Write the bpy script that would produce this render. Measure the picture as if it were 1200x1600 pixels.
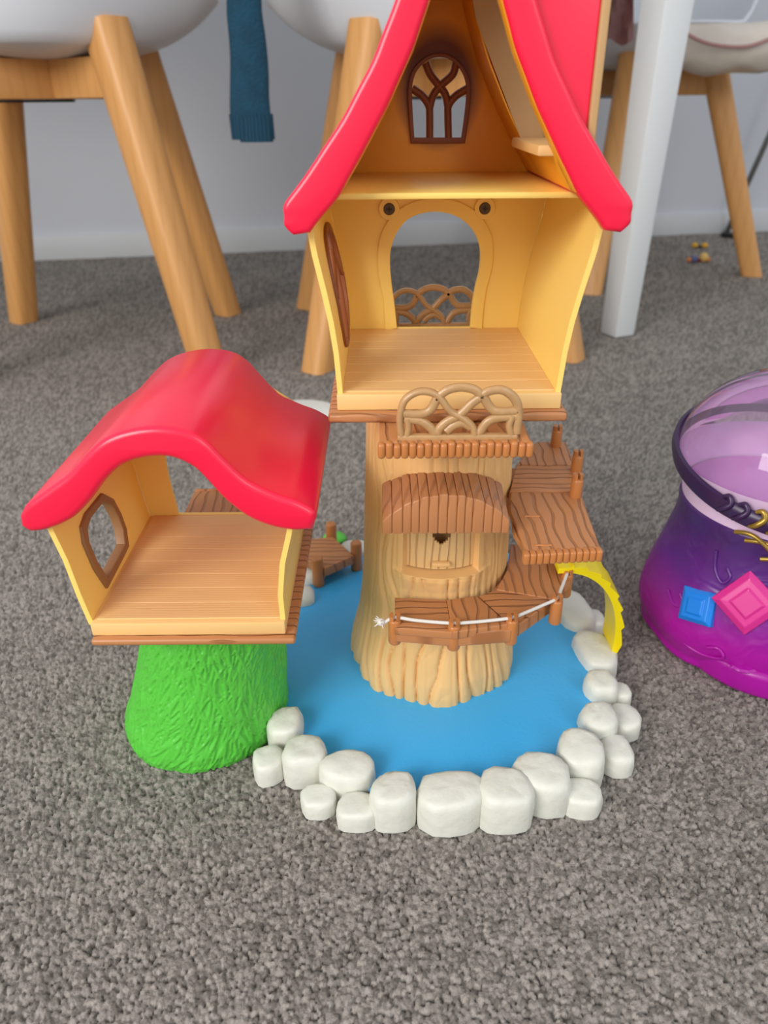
import bpy, bmesh, math, random
import numpy as np
from mathutils import Vector, Matrix

# ------------------------------------------------------------------ clear
for o in list(bpy.data.objects): bpy.data.objects.remove(o)
sc = bpy.context.scene
C = sc.collection

# ------------------------------------------------------------------ camera
H, F, TH, ROLL = 0.38, 1160.0, math.radians(29), -0.008
cam_d = bpy.data.cameras.new('camera'); cam = bpy.data.objects.new('camera', cam_d); C.objects.link(cam)
cam_d.sensor_fit = 'VERTICAL'; cam_d.sensor_height = 36; cam_d.sensor_width = 27
cam_d.lens = 36 * F / 1600
cam_d.clip_start = 0.01
cam.matrix_world = Matrix.Translation((0, 0, H)) @ Matrix.Rotation(math.pi/2 - TH, 4, 'X') @ Matrix.Rotation(ROLL, 4, 'Z')
cam_d.dof.use_dof = True; cam_d.dof.focus_distance = 0.44; cam_d.dof.aperture_fstop = 9.0
sc.camera = cam

# ------------------------------------------------------------------ world, lights, exposure
w = bpy.data.worlds.new('world'); sc.world = w; w.use_nodes = True
bg = w.node_tree.nodes['Background']; bg.inputs[0].default_value = (0.90, 0.95, 1.0, 1); bg.inputs[1].default_value = 0.68

def area(name, loc, target, sx, sy, power, col):
    l = bpy.data.lights.new(name, 'AREA'); l.shape = 'RECTANGLE'; l.size = sx; l.size_y = sy; l.energy = power; l.color = col
    o = bpy.data.objects.new(name, l); C.objects.link(o); o.location = loc
    o.rotation_euler = (Vector(target) - Vector(loc)).to_track_quat('-Z', 'Y').to_euler()
    return o
area('window_daylight', (-1.7, -1.5, 1.55), (0.0, 0.7, 0.1), 1.5, 1.2, 56, (1.0, 0.97, 0.93))
area('second_window_daylight', (1.7, -1.9, 1.7), (0.05, 0.5, 0.1), 1.1, 1.2, 14, (0.95, 0.97, 1.0))

vs = sc.view_settings
vs.view_transform = 'Standard'; vs.look = 'None'; vs.gamma = 1.0; vs.use_curve_mapping = False; vs.exposure = 0.22

# ------------------------------------------------------------------ helpers
def U(px, py, z=None, y=None):
    """point of the place seen at a pixel of the 1200x1600 photograph, on a height or a depth"""
    a, b = px - 600, py - 800
    c, s = math.cos(-ROLL), math.sin(-ROLL)
    u, v = c*a - s*b, s*a + c*b
    d = Vector((u, F*math.cos(TH) - v*math.sin(TH), -F*math.sin(TH) - v*math.cos(TH)))
    t = (z - H)/d.z if z is not None else y/d.y
    return d*t + Vector((0, 0, H))

def lin(r, g, b):
    f = lambda c: (c/12.92 if c <= 0.04045 else ((c + 0.055)/1.055)**2.4)
    return (f(r/255), f(g/255), f(b/255), 1)

Wm = {}
def link(o, parent=None, world=None):
    C.objects.link(o)
    world = world or Matrix.Identity(4)
    if parent is not None:
        o.parent = parent; o.matrix_parent_inverse = Wm[parent.name].inverted()
    o.matrix_basis = world
    Wm[o.name] = world
    return o

def tag(o, label, cat, group=None):
    o['label'] = label; o['category'] = cat
    if group: o['group'] = group
    return o

def thing(name, loc, label, cat, rz=0, group=None):
    o = bpy.data.objects.new(name, None); o.empty_display_size = 0.02
    link(o, None, Matrix.Translation(loc) @ Matrix.Rotation(rz, 4, 'Z'))
    return tag(o, label, cat, group)

def fin(name, bm, mat, parent=None, smooth=None, recentre=True, world=None):
    """bmesh in world coordinates -> one mesh object with its origin in its middle"""
    bmesh.ops.recalc_face_normals(bm, faces=bm.faces)
    me = bpy.data.meshes.new(name)
    ctr = Vector((0, 0, 0))
    if recentre and world is None:
        xs = [v.co for v in bm.verts]
        ctr = Vector([(min(c[i] for c in xs) + max(c[i] for c in xs))/2 for i in range(3)])
        bmesh.ops.translate(bm, verts=bm.verts, vec=-ctr)
    bm.to_mesh(me); bm.free()
    if smooth is not None:
        for p in me.polygons: p.use_smooth = True
        if smooth < 179: me.set_sharp_from_angle(angle=math.radians(smooth))
    me.materials.append(mat)
    o = bpy.data.objects.new(name, me)
    return link(o, parent, world if world is not None else Matrix.Translation(ctr))

def bm_box(bm, lo, hi, bevel=0.0, seg=2):
    r = bmesh.ops.create_cube(bm, size=1)
    vs_ = r['verts']
    for v in vs_:
        v.co = Vector([lo[i] + (v.co[i] + 0.5)*(hi[i] - lo[i]) for i in range(3)])
    if bevel:
        es = {e for v in vs_ for e in v.link_edges}
        bmesh.ops.bevel(bm, geom=list(es), offset=bevel, segments=seg, profile=0.5, affect='EDGES')
    return bm

def box(name, lo, hi, mat, parent, bevel=0.001, seg=2):
    return fin(name, bm_box(bmesh.new(), lo, hi, bevel, seg), mat, parent, smooth=35)

def catmull(pts, n=8, closed=False):
    P = [Vector(p) for p in pts]; out = []
    m = len(P)
    rng = range(m if closed else m - 1)
    for i in rng:
        p0 = P[(i-1) % m] if closed or i > 0 else P[0]*2 - P[1]
        p1, p2 = P[i], P[(i+1) % m]
        p3 = P[(i+2) % m] if closed or i + 2 < m else P[-1]*2 - P[-2]
        for k in range(n):
            t = k/n
            out.append(0.5*((2*p1) + (p2 - p0)*t + (2*p0 - 5*p1 + 4*p2 - p3)*t*t + (3*p1 - p0 - 3*p2 + p3)*t**3))
    if not closed: out.append(P[-1].copy())
    return out

def bm_tube(bm, pts, r, closed=False, seg=8, caps=True, squash=1.0):
    pts = [Vector(p) for p in pts]; n = len(pts); rings = []
    ref = None
    for i in range(n):
        a = pts[(i-1) % n] if closed or i > 0 else pts[i]
        b = pts[(i+1) % n] if closed or i < n-1 else pts[i]
        t = (b - a).normalized()
        if ref is None:
            ref = Vector((0, 0, 1)) if abs(t.z) < 0.9 else Vector((0, 1, 0))
        n1 = (ref - t*ref.dot(t)).normalized(); ref = n1; n2 = t.cross(n1)
        rr = r[i] if hasattr(r, '__len__') else r
        rings.append([bm.verts.new(pts[i] + (n1*math.cos(2*math.pi*k/seg) + n2*math.sin(2*math.pi*k/seg)*squash)*rr) for k in range(seg)])
    for i in range(n if closed else n-1):
        A, B = rings[i], rings[(i+1) % n]
        for k in range(seg):
            bm.faces.new((A[k], A[(k+1) % seg], B[(k+1) % seg], B[k]))
    if caps and not closed:
        bm.faces.new(rings[0][::-1]); bm.faces.new(rings[-1])
    return bm

def tube(name, pts, r, mat, parent, closed=False, seg=10, smooth=60):
    return fin(name, bm_tube(bmesh.new(), pts, r, closed, seg), mat, parent, smooth=smooth)

def plate_bm(loops, depth, bevel=0.0, res=2):
    """flat plate with holes: loops of (X,Y) in the local XY plane, thickness centred on Z=0"""
    cu = bpy.data.curves.new('plate', 'CURVE'); cu.dimensions = '2D'; cu.fill_mode = 'BOTH'
    for lp in loops:
        sp = cu.splines.new('POLY'); sp.points.add(len(lp)-1); sp.use_cyclic_u = True
        for i, p in enumerate(lp): sp.points[i].co = (p[0], p[1], 0, 1)
    cu.extrude = max(depth/2 - bevel, 1e-5); cu.bevel_depth = bevel; cu.bevel_resolution = res; cu.offset = -bevel
    o = bpy.data.objects.new('plate', cu); C.objects.link(o)
    dg = bpy.context.evaluated_depsgraph_get()
    me = bpy.data.meshes.new_from_object(o.evaluated_get(dg))
    bm = bmesh.new(); bm.from_mesh(me)
    bpy.data.objects.remove(o); bpy.data.curves.remove(cu); bpy.data.meshes.remove(me)
    bmesh.ops.remove_doubles(bm, verts=bm.verts, dist=1e-6)
    return bm

def map_bm(bm, fn):
    for v in bm.verts: v.co = fn(v.co)
    return bm

def plate_xz(name, loops, y0, y1, mat, parent, bevel=0.0005, smooth=35):
    bm = plate_bm(loops, abs(y1-y0), bevel); yc = (y0+y1)/2
    return fin(name, map_bm(bm, lambda c: Vector((c.x, yc - c.z, c.y))), mat, parent, smooth=smooth)

def plate_yz(name, loops, x0, x1, mat, parent, bevel=0.0005, smooth=35):
    bm = plate_bm(loops, abs(x1-x0), bevel); xc = (x0+x1)/2
    return fin(name, map_bm(bm, lambda c: Vector((xc + c.z, c.x, c.y))), mat, parent, smooth=smooth)

def plate_xy(name, loops, z0, z1, mat, parent, bevel=0.0005, smooth=35):
    bm = plate_bm(loops, abs(z1-z0), bevel); zc = (z0+z1)/2
    return fin(name, map_bm(bm, lambda c: Vector((c.x, c.y, zc + c.z))), mat, parent, smooth=smooth)

def grid_mesh(name, X, Y, Z, mat, parent, closed_u=False, smooth=179, flip=False):
    nv, nu = X.shape
    V = np.stack([X.ravel(), Y.ravel(), Z.ravel()], 1)
    i, j = np.meshgrid(np.arange(nv-1), np.arange(nu if closed_u else nu-1), indexing='ij')
    a = i*nu + j; b = i*nu + (j+1) % nu; c = (i+1)*nu + (j+1) % nu; d = (i+1)*nu + j
    Fq = np.stack([a.ravel(), b.ravel(), c.ravel(), d.ravel()], 1)
    if flip: Fq = Fq[:, ::-1]
    ctr = (V.min(0) + V.max(0))/2
    me = bpy.data.meshes.new(name)
    me.vertices.add(len(V)); me.vertices.foreach_set('co', (V - ctr).ravel().astype(np.float32))
    me.loops.add(Fq.size); me.loops.foreach_set('vertex_index', Fq.ravel().astype(np.int32))
    me.polygons.add(len(Fq)); me.polygons.foreach_set('loop_start', np.arange(0, Fq.size, 4, dtype=np.int32))
    me.update(calc_edges=True)
    me.polygons.foreach_set('use_smooth', np.ones(len(Fq), dtype=bool))
    me.materials.append(mat)
    o = bpy.data.objects.new(name, me)
    return link(o, parent, Matrix.Translation(ctr))

rng = np.random.default_rng(7)
_lat = rng.random((256, 256))
def vnoise(x, y):
    xi, yi = np.floor(x).astype(int), np.floor(y).astype(int)
    fx, fy = x - xi, y - yi
    fx, fy = fx*fx*(3-2*fx), fy*fy*(3-2*fy)
    g = lambda a, b: _lat[a % 256, b % 256]
    return (g(xi, yi)*(1-fx) + g(xi+1, yi)*fx)*(1-fy) + (g(xi, yi+1)*(1-fx) + g(xi+1, yi+1)*fx)*fy

def dup(src, parent, world):
    o = src.copy()
    return link(o, parent, world)

# ------------------------------------------------------------------ materials
def mat(name, col, rough=0.45, bump=None, spec=0.5, metal=0.0, var=0.0, vscale=30, sss=0.0, coat=0.0):
    """bump = (scale, strength, distance) of fine noise relief; var = slow colour variation"""
    m = bpy.data.materials.new(name); m.use_nodes = True
    nt = m.node_tree; b = nt.nodes['Principled BSDF']
    b.inputs['Base Color'].default_value = col; b.inputs['Roughness'].default_value = rough
    b.inputs['Specular IOR Level'].default_value = spec; b.inputs['Metallic'].default_value = metal
    if coat: b.inputs['Coat Weight'].default_value = coat; b.inputs['Coat Roughness'].default_value = 0.15
    if sss:
        b.inputs['Subsurface Weight'].default_value = sss; b.inputs['Subsurface Radius'].default_value = (0.004, 0.003, 0.0012); b.inputs['Subsurface Scale'].default_value = 1.0
    tc = nt.nodes.new('ShaderNodeTexCoord')
    if var:
        n = nt.nodes.new('ShaderNodeTexNoise'); n.inputs['Scale'].default_value = vscale; n.inputs['Detail'].default_value = 4
        nt.links.new(tc.outputs['Object'], n.inputs['Vector'])
        hv = nt.nodes.new('ShaderNodeMapRange'); hv.inputs[1].default_value = 0.3; hv.inputs[2].default_value = 0.7
        hv.inputs[3].default_value = 1 - var; hv.inputs[4].default_value = 1 + var
        nt.links.new(n.outputs['Fac'], hv.inputs[0])
        mx = nt.nodes.new('ShaderNodeVectorMath'); mx.operation = 'SCALE'; mx.inputs[0].default_value = col[:3]
        nt.links.new(hv.outputs[0], mx.inputs['Scale']); nt.links.new(mx.outputs[0], b.inputs['Base Color'])
    if bump:
        n = nt.nodes.new('ShaderNodeTexNoise'); n.inputs['Scale'].default_value = bump[0]; n.inputs['Detail'].default_value = 3
        nt.links.new(tc.outputs['Object'], n.inputs['Vector'])
        bp = nt.nodes.new('ShaderNodeBump'); bp.inputs['Strength'].default_value = bump[1]; bp.inputs['Distance'].default_value = bump[2]
        nt.links.new(n.outputs['Fac'], bp.inputs['Height']); nt.links.new(bp.outputs[0], b.inputs['Normal'])
    return m

def grain(name, col, dark, axis='X', scale=70, distort=6, dscale=0.35, depth=0.0006, rough=0.42, stretch=0.25, mixk=0.6, groove=0.35):
    """moulded wood grain: wandering grooves that vary along one axis"""
    m = bpy.data.materials.new(name); m.use_nodes = True
    nt = m.node_tree; b = nt.nodes['Principled BSDF']; b.inputs['Roughness'].default_value = rough
    tc = nt.nodes.new('ShaderNodeTexCoord'); mp = nt.nodes.new('ShaderNodeMapping')
    sc_ = {'X': (1, stretch, stretch), 'Y': (stretch, 1, stretch), 'Z': (stretch, stretch, 1)}[axis]
    mp.inputs['Scale'].default_value = sc_
    nt.links.new(tc.outputs['Object'], mp.inputs['Vector'])
    wv = nt.nodes.new('ShaderNodeTexWave'); wv.wave_type = 'BANDS'; wv.bands_direction = axis
    wv.inputs['Scale'].default_value = scale; wv.inputs['Distortion'].default_value = distort
    wv.inputs['Detail'].default_value = 1.2; wv.inputs['Detail Scale'].default_value = dscale
    nt.links.new(mp.outputs[0], wv.inputs['Vector'])
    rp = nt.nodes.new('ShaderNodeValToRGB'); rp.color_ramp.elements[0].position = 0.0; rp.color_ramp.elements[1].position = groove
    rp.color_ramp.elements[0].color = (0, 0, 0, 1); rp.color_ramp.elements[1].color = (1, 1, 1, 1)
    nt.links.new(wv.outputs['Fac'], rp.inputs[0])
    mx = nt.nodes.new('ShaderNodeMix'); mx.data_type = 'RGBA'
    mx.inputs[6].default_value = tuple(dark[i]*mixk + col[i]*(1-mixk) for i in range(3)) + (1,); mx.inputs[7].default_value = col  # darker groove colour: grain tone, plus the moulded grooves' shade put in
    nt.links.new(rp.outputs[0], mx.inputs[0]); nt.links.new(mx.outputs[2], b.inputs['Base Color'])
    bp = nt.nodes.new('ShaderNodeBump'); bp.inputs['Strength'].default_value = 1; bp.inputs['Distance'].default_value = depth
    nt.links.new(rp.outputs[0], bp.inputs['Height']); nt.links.new(bp.outputs[0], b.inputs['Normal'])
    return m

M = {}
M['red'] = mat('red plastic', lin(246, 22, 66), 0.30, sss=0.08, coat=0.15)
M['yellow'] = mat('yellow plastic', lin(254, 216, 116), 0.42, bump=(900, 0.08, 0.0003), sss=0.12)
M['shaded_amber'] = mat('amber attic plastic', lin(246, 170, 38), 0.45, bump=(900, 0.08, 0.0003), sss=0.12)  # orange plastic, deepened by the attic's warm shade put into its colour
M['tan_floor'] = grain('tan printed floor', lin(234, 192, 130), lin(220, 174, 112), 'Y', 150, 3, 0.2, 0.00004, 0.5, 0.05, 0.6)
M['tan_lip'] = mat('tan floor lip plastic', lin(240, 196, 128), 0.42, sss=0.1)
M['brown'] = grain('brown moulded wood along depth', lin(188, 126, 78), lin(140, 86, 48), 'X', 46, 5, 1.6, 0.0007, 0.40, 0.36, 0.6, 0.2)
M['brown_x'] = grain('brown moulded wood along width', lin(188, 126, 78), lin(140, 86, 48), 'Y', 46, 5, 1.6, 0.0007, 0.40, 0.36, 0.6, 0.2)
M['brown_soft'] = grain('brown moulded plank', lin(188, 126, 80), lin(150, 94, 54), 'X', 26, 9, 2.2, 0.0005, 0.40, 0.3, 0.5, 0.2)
M['brown_fine'] = mat('brown plastic', lin(192, 122, 66), 0.32, bump=(700, 0.2, 0.0004))
M['lattice'] = mat('brown lattice plastic', lin(138, 76, 38), 0.45)
M['frame'] = mat('taupe brown window frame', lin(148, 106, 66), 0.5)
M['bronze'] = mat('bronze painted railing', lin(186, 144, 96), 0.34, bump=(300, 0.3, 0.0006), var=0.08, vscale=200, coat=0.2)
M['trunk'] = mat('tan trunk plastic', lin(234, 188, 124), 0.42, bump=(600, 0.15, 0.0004), sss=0.1)
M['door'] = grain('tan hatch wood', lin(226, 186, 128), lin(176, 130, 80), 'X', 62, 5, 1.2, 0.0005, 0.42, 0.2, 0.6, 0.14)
M['green'] = mat('green plastic', lin(90, 194, 64), 0.36, sss=0.1)
M['water'] = mat('blue pond plastic', lin(66, 174, 234), 0.38, bump=(420, 0.35, 0.0007), sss=0.05)
M['stone'] = mat('white stone plastic', lin(220, 219, 207), 0.48, bump=(110, 0.45, 0.0020), var=0.03, vscale=60, sss=0.1)
M['slide'] = mat('bright yellow plastic', lin(250, 222, 10), 0.35, sss=0.15)
M['cord'] = mat('white cord', lin(226, 220, 212), 0.8, bump=(2500, 0.6, 0.0003))
M['dark'] = mat('dark opening', lin(40, 26, 16), 0.6)
M['screw'] = mat('dark screw', lin(92, 70, 48), 0.35, metal=0.8)
M['wall'] = mat('white wall paint', lin(210, 212, 218), 0.7, bump=(300, 0.1, 0.001))
M['skirting'] = mat('white skirting paint', lin(212, 213, 214), 0.5)
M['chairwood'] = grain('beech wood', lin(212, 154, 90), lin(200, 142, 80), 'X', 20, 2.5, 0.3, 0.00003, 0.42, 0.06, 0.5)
M['shell'] = mat('white chair shell', lin(214, 217, 222), 0.35)
M['tablewhite'] = mat('white table paint', lin(222, 224, 224), 0.4)
M['teal'] = grain('teal knit', lin(13, 64, 86), lin(6, 38, 56), 'X', 60, 2, 1.0, 0.0015, 0.9, 0.5)
M['teal_knit'] = mat('teal knit', lin(13, 62, 84), 0.9, bump=(260, 0.7, 0.003), var=0.2, vscale=40)
M['cream'] = mat('cream satin fabric', lin(214, 203, 190), 0.35, bump=(30, 0.3, 0.01), var=0.08, vscale=14)
M['pink'] = mat('dusty pink fabric', lin(176, 132, 128), 0.8, bump=(80, 0.4, 0.004))
M['rod'] = mat('grey metal rod', lin(120, 120, 116), 0.4, metal=0.5)
M['black'] = mat('black plastic', lin(34, 32, 30), 0.5)
M['white'] = mat('white plastic', lin(226, 226, 218), 0.45)
M['dormer'] = mat('tan dormer board', lin(190, 150, 100), 0.55)
M['yellow_bit'] = mat('mustard plastic', lin(222, 170, 30), 0.45)
M['orange_bit'] = mat('orange plastic', lin(226, 132, 50), 0.45)
M['blue_bit'] = mat('slate blue plastic', lin(92, 104, 150), 0.5)
M['skin_bit'] = mat('pale yellow plastic', lin(240, 196, 110), 0.45)
M['maroon_bit'] = mat('maroon plastic', lin(130, 40, 44), 0.5)
M['gold'] = mat('gold painted plastic', lin(170, 138, 62), 0.35, metal=0.65)
M['bluegem'] = mat('blue gem plastic', lin(18, 128, 226), 0.3, sss=0.05)
M['pinkgem'] = mat('pink gem plastic', lin(214, 48, 140), 0.3, sss=0.05)
M['rimpurple'] = mat('dark purple plastic', lin(54, 27, 72), 0.35)

def mat_airbrush():
    m = bpy.data.materials.new('purple to magenta sprayed plastic'); m.use_nodes = True
    nt = m.node_tree; b = nt.nodes['Principled BSDF']; b.inputs['Roughness'].default_value = 0.32
    g = nt.nodes.new('ShaderNodeNewGeometry'); s = nt.nodes.new('ShaderNodeSeparateXYZ'); nt.links.new(g.outputs['Position'], s.inputs[0])
    mr = nt.nodes.new('ShaderNodeMapRange'); mr.inputs[1].default_value = 0.0; mr.inputs[2].default_value = 0.125
    nt.links.new(s.outputs['Z'], mr.inputs[0])
    r = nt.nodes.new('ShaderNodeValToRGB'); cr = r.color_ramp
    cr.elements[0].position = 0.28; cr.elements[0].color = lin(166, 14, 150)
    cr.elements[1].position = 0.85; cr.elements[1].color = lin(72, 34, 104)
    e = cr.elements.new(0.58); e.color = lin(98, 30, 132)
    nt.links.new(mr.outputs[0], r.inputs[0]); nt.links.new(r.outputs[0], b.inputs['Base Color'])
    tc = nt.nodes.new('ShaderNodeTexCoord')
    n = nt.nodes.new('ShaderNodeTexNoise'); n.inputs['Scale'].default_value = 45; n.inputs['Detail'].default_value = 1; n.inputs['Distortion'].default_value = 1.5
    nt.links.new(tc.outputs['Object'], n.inputs['Vector'])
    bp = nt.nodes.new('ShaderNodeBump'); bp.inputs['Strength'].default_value = 0.35; bp.inputs['Distance'].default_value = 0.004
    nt.links.new(n.outputs['Fac'], bp.inputs['Height']); nt.links.new(bp.outputs[0], b.inputs['Normal'])
    return m
M['spray'] = mat_airbrush()

def mat_dome():
    m = bpy.data.materials.new('clear tinted dome'); m.use_nodes = True
    nt = m.node_tree; nt.nodes.remove(nt.nodes['Principled BSDF']); out = nt.nodes['Material Output']
    t = nt.nodes.new('ShaderNodeBsdfTransparent'); t.inputs[0].default_value = (0.93, 0.86, 0.94, 1)
    g = nt.nodes.new('ShaderNodeBsdfGlossy'); g.inputs['Roughness'].default_value = 0.05
    d = nt.nodes.new('ShaderNodeBsdfDiffuse'); d.inputs[0].default_value = lin(220, 190, 222)
    fr = nt.nodes.new('ShaderNodeFresnel'); fr.inputs[0].default_value = 1.45
    m1 = nt.nodes.new('ShaderNodeMixShader'); m1.inputs[0].default_value = 0.17
    nt.links.new(t.outputs[0], m1.inputs[1]); nt.links.new(d.outputs[0], m1.inputs[2])
    m2 = nt.nodes.new('ShaderNodeMixShader'); nt.links.new(fr.outputs[0], m2.inputs[0])
    nt.links.new(m1.outputs[0], m2.inputs[1]); nt.links.new(g.outputs[0], m2.inputs[2])
    nt.links.new(m2.outputs[0], out.inputs[0])
    return m
M['dome'] = mat_dome()
M['funnel'] = mat('pale pink plastic', lin(236, 204, 236), 0.4, sss=0.2)
M['funnel_in'] = mat('pink inner bowl', lin(220, 150, 215), 0.5)

def mat_carpet():
    m = bpy.data.materials.new('grey loop carpet'); m.use_nodes = True
    nt = m.node_tree; b = nt.nodes['Principled BSDF']; b.inputs['Roughness'].default_value = 0.95; b.inputs['Specular IOR Level'].default_value = 0.1
    at = nt.nodes.new('ShaderNodeAttribute'); at.attribute_name = 'tuft'
    tc = nt.nodes.new('ShaderNodeTexCoord')
    n = nt.nodes.new('ShaderNodeTexNoise'); n.inputs['Scale'].default_value = 700; n.inputs['Detail'].default_value = 3
    n2 = nt.nodes.new('ShaderNodeTexNoise'); n2.inputs['Scale'].default_value = 5; n2.inputs['Detail'].default_value = 3
    nt.links.new(tc.outputs['Object'], n.inputs['Vector']); nt.links.new(tc.outputs['Object'], n2.inputs['Vector'])
    a = nt.nodes.new('ShaderNodeMath'); a.operation = 'MULTIPLY_ADD'; a.inputs[1].default_value = 0.5
    nt.links.new(n.outputs['Fac'], a.inputs[0]); nt.links.new(at.outputs['Fac'], a.inputs[2])
    a2 = nt.nodes.new('ShaderNodeMath'); a2.operation = 'MULTIPLY_ADD'; a2.inputs[1].default_value = 0.35
    nt.links.new(n2.outputs['Fac'], a2.inputs[0]); nt.links.new(a.outputs[0], a2.inputs[2])
    r = nt.nodes.new('ShaderNodeValToRGB'); r.color_ramp.elements[0].position = 0.35; r.color_ramp.elements[1].position = 1.45
    r.color_ramp.elements[0].color = lin(94, 88, 82); r.color_ramp.elements[1].color = lin(166, 158, 150)
    mr = nt.nodes.new('ShaderNodeMapRange'); mr.inputs[1].default_value = 0.3; mr.inputs[2].default_value = 1.5
    nt.links.new(a2.outputs[0], mr.inputs[0]); r.color_ramp.elements[0].position = 0.0; r.color_ramp.elements[1].position = 1.0
    nt.links.new(mr.outputs[0], r.inputs[0]); nt.links.new(r.outputs[0], b.inputs['Base Color'])
    vo = nt.nodes.new('ShaderNodeTexVoronoi'); vo.inputs['Scale'].default_value = 380; nt.links.new(tc.outputs['Object'], vo.inputs['Vector'])
    b0 = nt.nodes.new('ShaderNodeBump'); b0.inputs['Strength'].default_value = 0.35; b0.inputs['Distance'].default_value = 0.0015; b0.invert = True
    nt.links.new(vo.outputs['Distance'], b0.inputs['Height'])
    bp = nt.nodes.new('ShaderNodeBump'); bp.inputs['Strength'].default_value = 0.6; bp.inputs['Distance'].default_value = 0.0015
    nt.links.new(b0.outputs[0], bp.inputs['Normal']); nt.links.new(n.outputs['Fac'], bp.inputs['Height']); nt.links.new(bp.outputs[0], b.inputs['Normal'])
    return m
M['carpet'] = mat_carpet()

# ------------------------------------------------------------------ the room
def build_floor():
    nu, nv = 1180, 880
    s = np.linspace(-1, 1, nu); t = np.linspace(0, 1, nv)
    Y0, Y1 = -0.02, 2.75
    yy = 1/(1/(Y0+.25) + (1/(Y1+.25) - 1/(Y0+.25))*t) - .25
    hw = (yy*0.8746 + 0.184)*0.517*1.75
    Yg = np.repeat(yy[:, None], nu, 1); Xg = s[None, :]*hw[:, None]
    cs = 0.0022
    gx, gy = np.floor(Xg/cs).astype(int), np.floor(Yg/cs).astype(int)
    jx, jy, jh, jc, jr = [rng.random((512, 512)) for _ in range(5)]
    best = np.full(Xg.shape, -1e9); col = np.full(Xg.shape, 0.5)
    for dx in (-1, 0, 1):
        for dy in (-1, 0, 1):
            a, b = (gx+dx), (gy+dy); A, B = a % 512, b % 512
            px, py = (a + jx[A, B])*cs, (b + jy[A, B])*cs
            rad = cs*(0.62 + 0.35*jr[A, B])
            d2 = ((Xg-px)**2 + (Yg-py)**2)/rad**2
            h = np.sqrt(np.maximum(0, 1-d2))*0.0020 + (jh[A, B]-0.5)*0.0014
            h = np.where(d2 < 1, h, -1)
            up = h > best
            best = np.where(up, h, best); col = np.where(up, jc[A, B], col)
    low = best < -0.5
    best = np.where(low, -0.0004, best); col = np.where(low, 0.1, col)
    fade = np.clip(0.5/(Yg + 0.05), 0.25, 1)
    Zg = (best - 0.0024)*fade + (vnoise(Xg*25+40, Yg*25) - 0.5)*0.0015 + (vnoise(Xg*900, Yg*900) - 0.5)*0.0005*fade
    V = np.stack([Xg.ravel(), Yg.ravel(), Zg.ravel()], 1)
    big = np.array([(-4, -2.6, -0.0042), (4, -2.6, -0.0042), (4, 4, -0.0042), (-4, 4, -0.0042)])
    n0 = len(V); V = np.vstack([V, big])
    i, j = np.meshgrid(np.arange(nv-1), np.arange(nu-1), indexing='ij'); a = i*nu + j
    Fq = np.stack([a.ravel(), (a+1).ravel(), (a+nu+1).ravel(), (a+nu).ravel()], 1)
    Fq = np.vstack([Fq, [[n0, n0+1, n0+2, n0+3]]])
    me = bpy.data.meshes.new('floor')
    me.vertices.add(len(V)); me.vertices.foreach_set('co', V.ravel().astype(np.float32))
    me.loops.add(Fq.size); me.loops.foreach_set('vertex_index', Fq.ravel().astype(np.int32))
    me.polygons.add(len(Fq)); me.polygons.foreach_set('loop_start', np.arange(0, Fq.size, 4, dtype=np.int32))
    me.update(calc_edges=True)
    me.polygons.foreach_set('use_smooth', np.ones(len(Fq), dtype=bool))
    at = me.attributes.new('tuft', 'FLOAT', 'POINT')
    at.data.foreach_set('value', np.concatenate([col.ravel(), np.full(4, 0.5)]).astype(np.float32))
    me.materials.append(M['carpet'])
    o = bpy.data.objects.new('floor', me); link(o); o['kind'] = 'structure'
    o['label'] = 'grey looped carpet covering the whole floor'
build_floor()

# back wall runs a little away to the right
wa = U(35, 408, z=0); wb = U(1130, 364, z=0)
wd = (wb - wa).normalized(); wn = Vector((-wd.y, wd.x, 0))
def wall_box(name, s0, s1, n0, n1, z0, z1, m):
    bm = bm_box(bmesh.new(), (s0, n0, z0), (s1, n1, z1), 0.002 if 'base' in name else 0)
    map_bm(bm, lambda c: wa + wd*c.x + wn*c.y + Vector((0, 0, c.z)))
    o = fin(name, bm, m, smooth=35); o['kind'] = 'structure'; return o
wall_box('wall_back', -3.4, 3.6, 0.012, 0.1, -0.004, 2.4, M['wall'])
wall_box('baseboard_back', -3.4, 3.6, 0.0, 0.0119, -0.004, 0.062, M['skirting'])

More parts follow.
